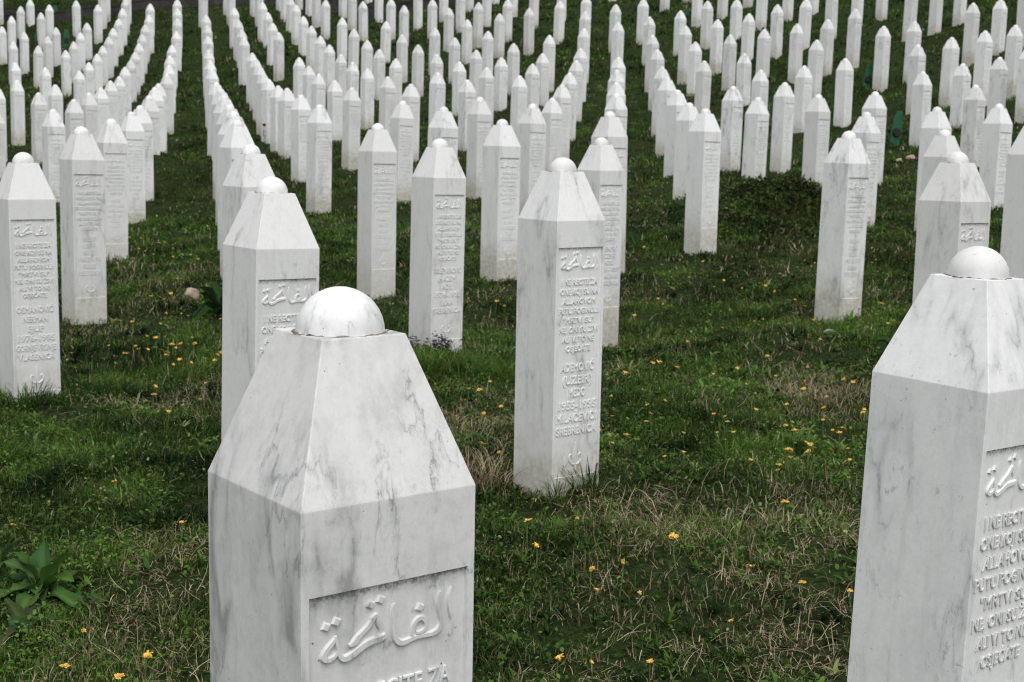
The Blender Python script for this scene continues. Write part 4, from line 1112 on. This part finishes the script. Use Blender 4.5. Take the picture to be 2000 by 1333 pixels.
for cx, cy, r, a, n in ((1.76, 7.45, .32, 1, 420), (-.11, 6.3, .45, 1, 420), (.51, 5.1, .18, 1, 110), (1.05, 4.15, .25, 1, 120), (1.0, 5.2, .3, 1, 70)):                                 # standing dead grass
    rr = r * 1.1 * np.sqrt(RNG.random(n)); t = RNG.random(n) * 6.283
    x = cx + rr * np.cos(t); y = cy + rr * np.sin(t)
    P = np.stack([x, y, ground_z(x, y)], -1)
    straw_parts.append(strips(P, RNG.random(n) * 6.283, np.abs(RNG.normal(.6, .4, n)), .05 + .13 * RNG.random(n), .0016 + .0014 * RNG.random(n), .2 + .7 * RNG.random(n), straws(n), STRAW, '', '', 3))
n = 9000                                                                 # weedy cover of the mound
x = 3.3 + RNG.normal(0, .62, n); y = 17.2 + RNG.normal(0, .8, n)
leaf_parts.append(leaflets(np.stack([x, y, ground_z(x, y) + .13 * RNG.random(n) * smooth((fbm(x * 3, y * 3, 8, 2) - .3) / .4)], -1), RNG.random(n) * 6.283, RNG.normal(.5, .5, n), .03 + .045 * RNG.random(n), .018 + .022 * RNG.random(n),
                 np.where(RNG.random((n, 1)) < .25, straws(n) * .18, greens(x, y, n, .80))))

tag(link('grass', pour('grass', grass_parts, GRASS)), 'short uneven grass covering the cemetery slope', 'grass', kind='stuff')
tag(link('dead_grass', pour('dead_grass', straw_parts, STRAW)), 'pale dead stalks and thatch lying among the grass', 'dead grass', kind='stuff')
tag(link('lawn_weeds', pour('lawn_weeds', leaf_parts, LEAF)), 'small round leaved weeds growing through the grass', 'weeds', kind='stuff')

# ------------------------------------------------------------ dandelions
def petals_into(bm, z, r, rng, tilt):
    R = Matrix.Rotation(tilt, 3, 'X')
    for ring, (n, rr, lift) in enumerate(((13, r, .22), (11, r * .80, .55), (9, r * .52, .95))):
        for j in range(n):
            a = 2 * math.pi * (j + .5 * rng.random()) / n; w = rr * .17; rr = rr * rng.uniform(.68, 1.15)
            d = Vector((math.cos(a), math.sin(a), 0)); s = Vector((-d.y, d.x, 0)) * w
            h = Vector((0, 0, 1))
            p0 = d * r * .10; p1 = d * rr * .6 + h * rr * lift; p2 = d * rr * (1 + .08 * rng.random()) + h * rr * lift * (.55 + .7 * rng.random())
            q = [p0 - s * .4, p0 + s * .4, p1 + s, p2 + s * .7, p2 - s * .7, p1 - s]
            v = [bm.verts.new(R @ c + Vector((0, 0, z))) for c in q]
            bm.faces.new((v[0], v[1], v[2], v[5])); bm.faces.new((v[5], v[2], v[3], v[4]))
    # green cup below the petals
    ring = [bm.verts.new(R @ Vector((r * .3 * math.cos(t), r * .3 * math.sin(t), r * .08)) + Vector((0, 0, z))) for t in (k * math.pi / 4 for k in range(8))]
    b = bm.verts.new(R @ Vector((0, 0, -r * .45)) + Vector((0, 0, z)))
    for k in range(8): bm.faces.new((ring[k], b, ring[(k + 1) % 8])).material_index = 1

def stem_into(bm, z, rng, mi):
    lx, ly = rng.gauss(0, .008), rng.gauss(0, .008); prev = None
    for k in range(4):
        t = k / 3
        r = [bm.verts.new((lx * (1 - t) ** 2 + .0019 * math.cos(a), ly * (1 - t) ** 2 + .0019 * math.sin(a), -.02 + (z + .018) * t)) for a in (0, 1.26, 2.51, 3.77, 5.03)]
        if prev:
            for j in range(5): bm.faces.new((prev[j], prev[(j + 1) % 5], r[(j + 1) % 5], r[j])).material_index = mi
        prev = r

HEADS, STEMS, WHOLE = [], [], []
for k in range(6):
    rng = random.Random(100 + k)
    z = .060 + .045 * rng.random(); r = .0155 + .003 * rng.random(); tl = rng.gauss(0, .55)
    b = bmesh.new(); petals_into(b, z, r, rng, tl); HEADS.append(bm_mesh('flower_head', b, [PETAL, STEM]))
    b = bmesh.new(); stem_into(b, z, rng, 0); STEMS.append(bm_mesh('stem', b, STEM))
    rng = random.Random(100 + k); rng.random(); rng.random(); rng.gauss(0, 1)
    b = bmesh.new(); petals_into(b, z, r * 1.04, rng, tl); stem_into(b, z, rng, 1); WHOLE.append(bm_mesh('dandelion', b, [PETAL, STEM]))

def dandelion_place(x, y):
    if x < -.7 and y < 7.0: return ('orange dandelion in the left foreground grass around the broad leaved weed', 'dandelions in the left foreground')
    if x < -.7: return ('orange dandelion in the grass between the left headstones and the rusty veined one', 'dandelions left of the rusty veined headstone')
    if x < .35 and y > 5.7: return ('orange dandelion in the dry grass between nearest and central headstones', 'dandelions left of the central headstone')
    if y < 5.6: return ('orange dandelion in the strawy foreground between nearest and right cropped headstones', 'dandelions in the strawy foreground')
    if y < 8.7: return ('orange dandelion in the flowery patch right of the central headstone', 'dandelions right of the central headstone')
    return ('small orange dandelion in the grass around the weedy mound and lone right headstones', 'dandelions in the open grass further right')
for k, (x, y) in enumerate(DANDELIONS):
    lab, grp = dandelion_place(x, y)
    j = random.randrange(6)
    loc = (x, y, g1(x, y)); rot = (0, 0, random.random() * 6.283); sc = random.choice((.62, .78, .90, .98, 1.06)) * random.uniform(.9, 1.1)
    sc *= 1.15 if y > 7 else 1.2 if y < 6 else 1.0
    if y < 6.0:
        o = empty('dandelion', loc, rot); o.scale = (sc,) * 3
        link('flower_head', HEADS[j], o); link('stem', STEMS[j], o)
    else:
        o = link('dandelion', WHOLE[j]); o.location = loc; o.rotation_euler = rot; o.scale = (sc,) * 3
    tag(o, lab, 'dandelion', grp)

# ------------------------------------------------------------ broad leaved weeds
def leaf_mesh(name, L, W, arch, up, col, rng, wave=.22):
    """one long leaf from the origin along +X, folded on its midrib"""
    nx, ny = 10, 5
    bm = bmesh.new(); g = []
    ph = rng.random() * 6
    for i in range(nx):
        t = i / (nx - 1)
        a = up - arch * t
        px = sum(math.cos(up - arch * (k + .5) / (nx - 1)) for k in range(i)) * L / (nx - 1)
        pz = sum(math.sin(up - arch * (k + .5) / (nx - 1)) for k in range(i)) * L / (nx - 1)
        w = W * (math.sin(math.pi * min(1, t ** 1.25 * .94 + .06)) ** .8) + .003
        row = []
        for j in range(ny):
            s = (j / (ny - 1) - .5) * 2
            dz = abs(s) * w * .30 + math.sin(t * 11 + ph + s * 2) * w * wave * abs(s)
            row.append(bm.verts.new((px - math.sin(a) * dz, s * w * .5, pz + math.cos(a) * dz)))
        g.append(row)
    for i in range(nx - 1):
        for j in range(ny - 1): bm.faces.new((g[i][j], g[i + 1][j], g[i + 1][j + 1], g[i][j + 1])).smooth = True
    me = bm_mesh(name, bm, LEAF, True)
    at = me.attributes.new('col', 'FLOAT_COLOR', 'POINT')
    c = np.tile(np.array([*col, 1.0], np.float32), (len(me.vertices), 1))
    mid = np.arange(len(me.vertices)) % ny == ny // 2
    c[mid, :3] *= 1.5
    at.data.foreach_set('color', c.ravel())
    return me

def rosette(name, x, y, n, L, W, label, cat, seed, col, ups=(.2, 1.3), arc=(.5, 1.7)):
    rng = random.Random(seed)
    r = empty(name, (x, y, g1(x, y) - .005)); tag(r, label, cat)
    for k in range(n):
        t = k / n
        me = leaf_mesh('leaf', L * rng.uniform(.45, 1.1), W * rng.uniform(.75, 1.15), rng.uniform(*arc), ups[0] + (ups[1] - ups[0]) * rng.random(),
                       tuple(c * rng.uniform(.75, 1.3) for c in col), rng)
        o = link('leaf', me, r); o.rotation_euler = (rng.gauss(0, .15), 0, k * 2.4 + rng.gauss(0, .6))
    return r
rosette('dock_plant', -1.545, 4.36, 26, .20, .058, 'broad leaved green weed in the lower left corner of the grass', 'weed', 5, (.052, .105, .028), (.35, 1.45), (.5, 2.0))
rosette('dock_plant', -1.76, 4.50, 14, .17, .040, 'narrow leaved green weed at the left edge, behind the broad leaved corner weed', 'weed', 15, (.042, .088, .024), (.3, 1.4), (.4, 1.8))
rosette('dock_plant', -1.33, 4.26, 12, .13, .034, 'smaller narrow leaved weed just right of the broad leaved corner weed', 'weed', 16, (.045, .09, .026), (.2, 1.3), (.4, 1.8))
rosette('dock_plant', -1.52, 4.12, 11, .15, .042, 'low drooping weed just in front of the broad leaved corner weed', 'weed', 17, (.040, .075, .026), (.1, 1.1), (.4, 1.6))
rosette('dock_plant', -2.30, 10.62, 22, .36, .12, 'dark leafy weed clump beside the pale rock, behind the rusty veined headstone', 'weed', 8, (.022, .045, .014), (.3, 1.4))
rosette('dock_plant', 2.55, 8.75, 12, .26, .09, 'dark leafy weed left of the flecked headstone cut by the right edge', 'weed', 9, (.028, .055, .018), (.2, 1.2))
rosette('dock_plant', .93, 5.05, 9, .09, .022, 'small narrow leaved weed in the strawy foreground right of centre', 'weed', 12, (.045, .085, .028), (.5, 1.4))

# ------------------------------------------------------------ small flowering clumps
def clump(name, x, y, rx, ry, n, h, label, headmat, headr, seed, ncol):
    rng = random.Random(seed)
    r = empty(name, (x, y, g1(x, y))); tag(r, label, 'flowers')
    b = bmesh.new(); hb = bmesh.new()
    for k in range(n):
        a = rng.random() * 6.283; q = math.sqrt(rng.random())
        px, py = rx * q * math.cos(a), ry * q * math.sin(a)
        pz = g1(x + px, y + py) - g1(x, y); hh = h * rng.uniform(.5, 1.1)
        for lv in range(5):
            z = pz + hh * (.25 + .17 * lv)
            for s in range(3):
                t = rng.random() * 6.283; l = h * .22 * (1.2 - lv * .13)
                d = Vector((math.cos(t), math.sin(t), .1)) * l; e = Vector((-d.y, d.x, 0)) * .38
                c = Vector((px, py, z))
                v = [b.verts.new(c + w) for w in (Vector((0, 0, 0)), d * .5 + e, d - Vector((0, 0, l * .3)), d * .5 - e)]
                b.faces.new(v)
        for s in range(7):
            c = Vector((px + rng.gauss(0, headr), py + rng.gauss(0, headr), pz + hh + rng.gauss(0, headr)))
            t = rng.random() * 6.283; d = Vector((math.cos(t), math.sin(t), rng.uniform(-.5, .8))) * headr; e = Vector((-d.y, d.x, headr * .3)) * .7
            hb.faces.new([hb.verts.new(c + w) for w in (-d, e, d, -e)])
    me = bm_mesh('leaves', b, LEAF)
    at = me.attributes.new('col', 'FLOAT_COLOR', 'POINT')
    at.data.foreach_set('color', np.tile(np.array([*ncol, 1], np.float32), (len(me.vertices), 1)).ravel())
    link('leaves', me, r); tag(link('flowers', bm_mesh('flowers', hb, headmat), r), kind='stuff')
clump('dead_nettle', -.50, 8.34, .22, .10, 46, .14, 'purple topped flower clump at the foot of a headstone', PURPLE, .010, 4, (.018, .022, .012))
clump('white_flower_clump', -.16, 8.45,   .26, .14, 16, .09, 'sprinkle of tiny white flowers right of the purple flower clump', WHITEFLOWER, .004, 6, (.022, .042, .014))

# ------------------------------------------------------------ rocks and litter
def rock_mesh(name, sx, sy, sz, seed, mat):
    rng = random.Random(seed); bm = bmesh.new()
    bmesh.ops.create_icosphere(bm, subdivisions=3, radius=1)
    nrm = [(Vector((rng.gauss(0, 1), rng.gauss(0, 1), rng.gauss(0, 1))).normalized(), rng.uniform(.62, .92)) for _ in range(16)]
    for v in bm.verts:
        for n_, d in nrm:
            k = v.co.dot(n_)
            if k > d: v.co -= n_ * (k - d) * .92
        v.co *= 1 + .03 * math.sin(v.co.x * 9 + seed) * math.sin(v.co.y * 8)
        v.co = Vector((v.co.x * sx, v.co.y * sy, v.co.z * sz))
    return bm_mesh(name, bm, mat)
for x, y, a, b_, c_, sd_, lab in ((-2.72, 11.35, .078, .066, .066, 3, 'pale pinkish rock lying in the grass behind the rusty veined headstone'),
                                 (6.95, 24.1, .11, .09, .06, 5, 'pale rubble stone right of the larger green marker board'),
                                 (6.72, 24.0, .07, .06, .045, 6, 'reddish rubble stone at the foot of the larger green marker board')):
    o = link('rock', rock_mesh('rock', a, b_, c_, sd_, ROCK)); o.location = (x, y, g1(x, y) + c_ * .55); o.rotation_euler = (.2, .1, sd_)
    tag(o, lab, 'rock')
_r = random.Random(4)
_me = leaf_mesh('pale_leaf', .10, .045, .5, .25, (.28, .32, .25), _r, .05)
o = link('pale_leaf', _me); o.location = (2.09, 9.0, g1(2.09, 9.0) + .05); o.rotation_euler = (0, 0, .25)
tag(o, 'single pale fallen leaf in the grass right of the central headstone', 'leaf')

# ------------------------------------------------------------ green marker boards
MLAB = ['green pointed marker board at far left, the left one of the pair in grass', 'green pointed marker board at far left, the right one of the pair in grass',
        'green marker board mostly hidden behind a headstone near the upper left corner', 'green marker board sliver behind the headstone before the retaining wall',
        'green marker board cropped by the top edge right of centre', 'green marker board peeking out behind a headstone upper right of centre',
        'small leaning green marker board in the right part of the hillside', 'larger green marker board beside rubble on the right']
for k, (x, y, h, w) in enumerate(MARKERS):
    bm = bmesh.new(); H = h * 1.02; w2 = w / 2; t = .02
    prof = [(-w2 * 1.12, -.25), (w2 * 1.12, -.25), (w2, H * .72), (w2 * .62, H), (-w2 * .62, H), (-w2, H * .72)]
    a = [bm.verts.new((px, -t, pz)) for px, pz in prof]; b = [bm.verts.new((px, t, pz)) for px, pz in prof]
    bm.faces.new(a); bm.faces.new(b[::-1])
    for i in range(6): bm.faces.new((a[i], b[i], b[(i + 1) % 6], a[(i + 1) % 6]))
    bmesh.ops.bevel(bm, geom=list(bm.edges), offset=.004, segments=1, affect='EDGES')
    r = empty('marker_board', (x, y, g1(x, y)), (-.12, .16 if k >= 6 else .03 * (k % 3 - 1), .25 if k < 6 else .1))
    tag(r, MLAB[k], 'marker', 'green marker boards among the headstones')
    link('board', bm_mesh('board', bm, GREENPAINT), r)
    bm = bmesh.new()
    bmesh.ops.create_cone(bm, cap_ends=True, segments=20, radius1=w * .50, radius2=w * .42, depth=.05)
    bmesh.ops.rotate(bm, verts=bm.verts, matrix=Matrix.Rotation(math.radians(90), 3, 'X'))
    bmesh.ops.translate(bm, verts=bm.verts, vec=(0, -t - .02, H * .36))
    link('round_plate', bm_mesh('round_plate', bm, BLACK), r)

# ------------------------------------------------------------ rose against a headstone
bm = bmesh.new(); rng = random.Random(2)
stem_into(bm, .42, rng, 0)
for k in range(8):
    t = rng.random() * 6.283; z = .12 + .035 * k; d = Vector((math.cos(t), math.sin(t), .5)) * .06; e = Vector((-d.y, d.x, 0)) * .4; c = Vector((0, 0, z))
    bm.faces.new([bm.verts.new(c + v) for v in (Vector((0, 0, 0)), d * .5 + e, d, d * .5 - e)])
r = empty('rose', (-5.70, 30.66, g1(-5.70, 30.66)), (.06, .05, 0)); tag(r, 'dark red rose standing against a headstone in the curved row', 'rose')
link('stem', bm_mesh('stem', bm, plain('rose_stem', (.02, .03, .012))), r)
bm = bmesh.new()
for ring, (n_, rr, zz) in enumerate(((5, .042, .0), (5, .032, .012), (4, .02, .022))):
    for j in range(n_):
        a = 6.283 * (j + ring * .5) / n_; d = Vector((math.cos(a), math.sin(a), 0)); s = Vector((-d.y, d.x, 0)) * rr * .75
        q = [d * .006, d * rr * .9 + s, d * rr * 1.05 + Vector((0, 0, .05)), d * rr * .9 - s]
        q[1].z = q[3].z = .025
        bm.faces.new([bm.verts.new(v + Vector((0, 0, .42 + zz))) for v in q])
link('flower_head', bm_mesh('flower_head', bm, ROSE), r)

# ------------------------------------------------------------ retaining wall across the top of the slope
bm = bmesh.new(); rows = []
xs = np.linspace(-48, 10, 117)
gz_ = ground_z(xs, wall_y(xs) - .3)
for x, z in zip(xs, gz_):
    y = float(wall_y(x)); hh = .50 + .025 * (fbm(np.array([x * 1.2]), np.array([1.0]), 5, 2)[0] - .5)
    rows.append([bm.verts.new((x, y + dy, z + dz)) for dy, dz in ((-.20, -.5), (-.17, hh - .1), (-.19, hh - .09), (-.19, hh), (.32, hh), (.32, -.5))])
for a, b in zip(rows, rows[1:]):
    for i in range(6): bm.faces.new((a[i], b[i], b[(i + 1) % 6], a[(i + 1) % 6]))
bm.faces.new(rows[0]); bm.faces.new(rows[-1][::-1])
tag(link('retaining_wall', bm_mesh('retaining_wall', bm, WALL)), 'low dark stone retaining wall crossing the top left of the slope', 'wall')
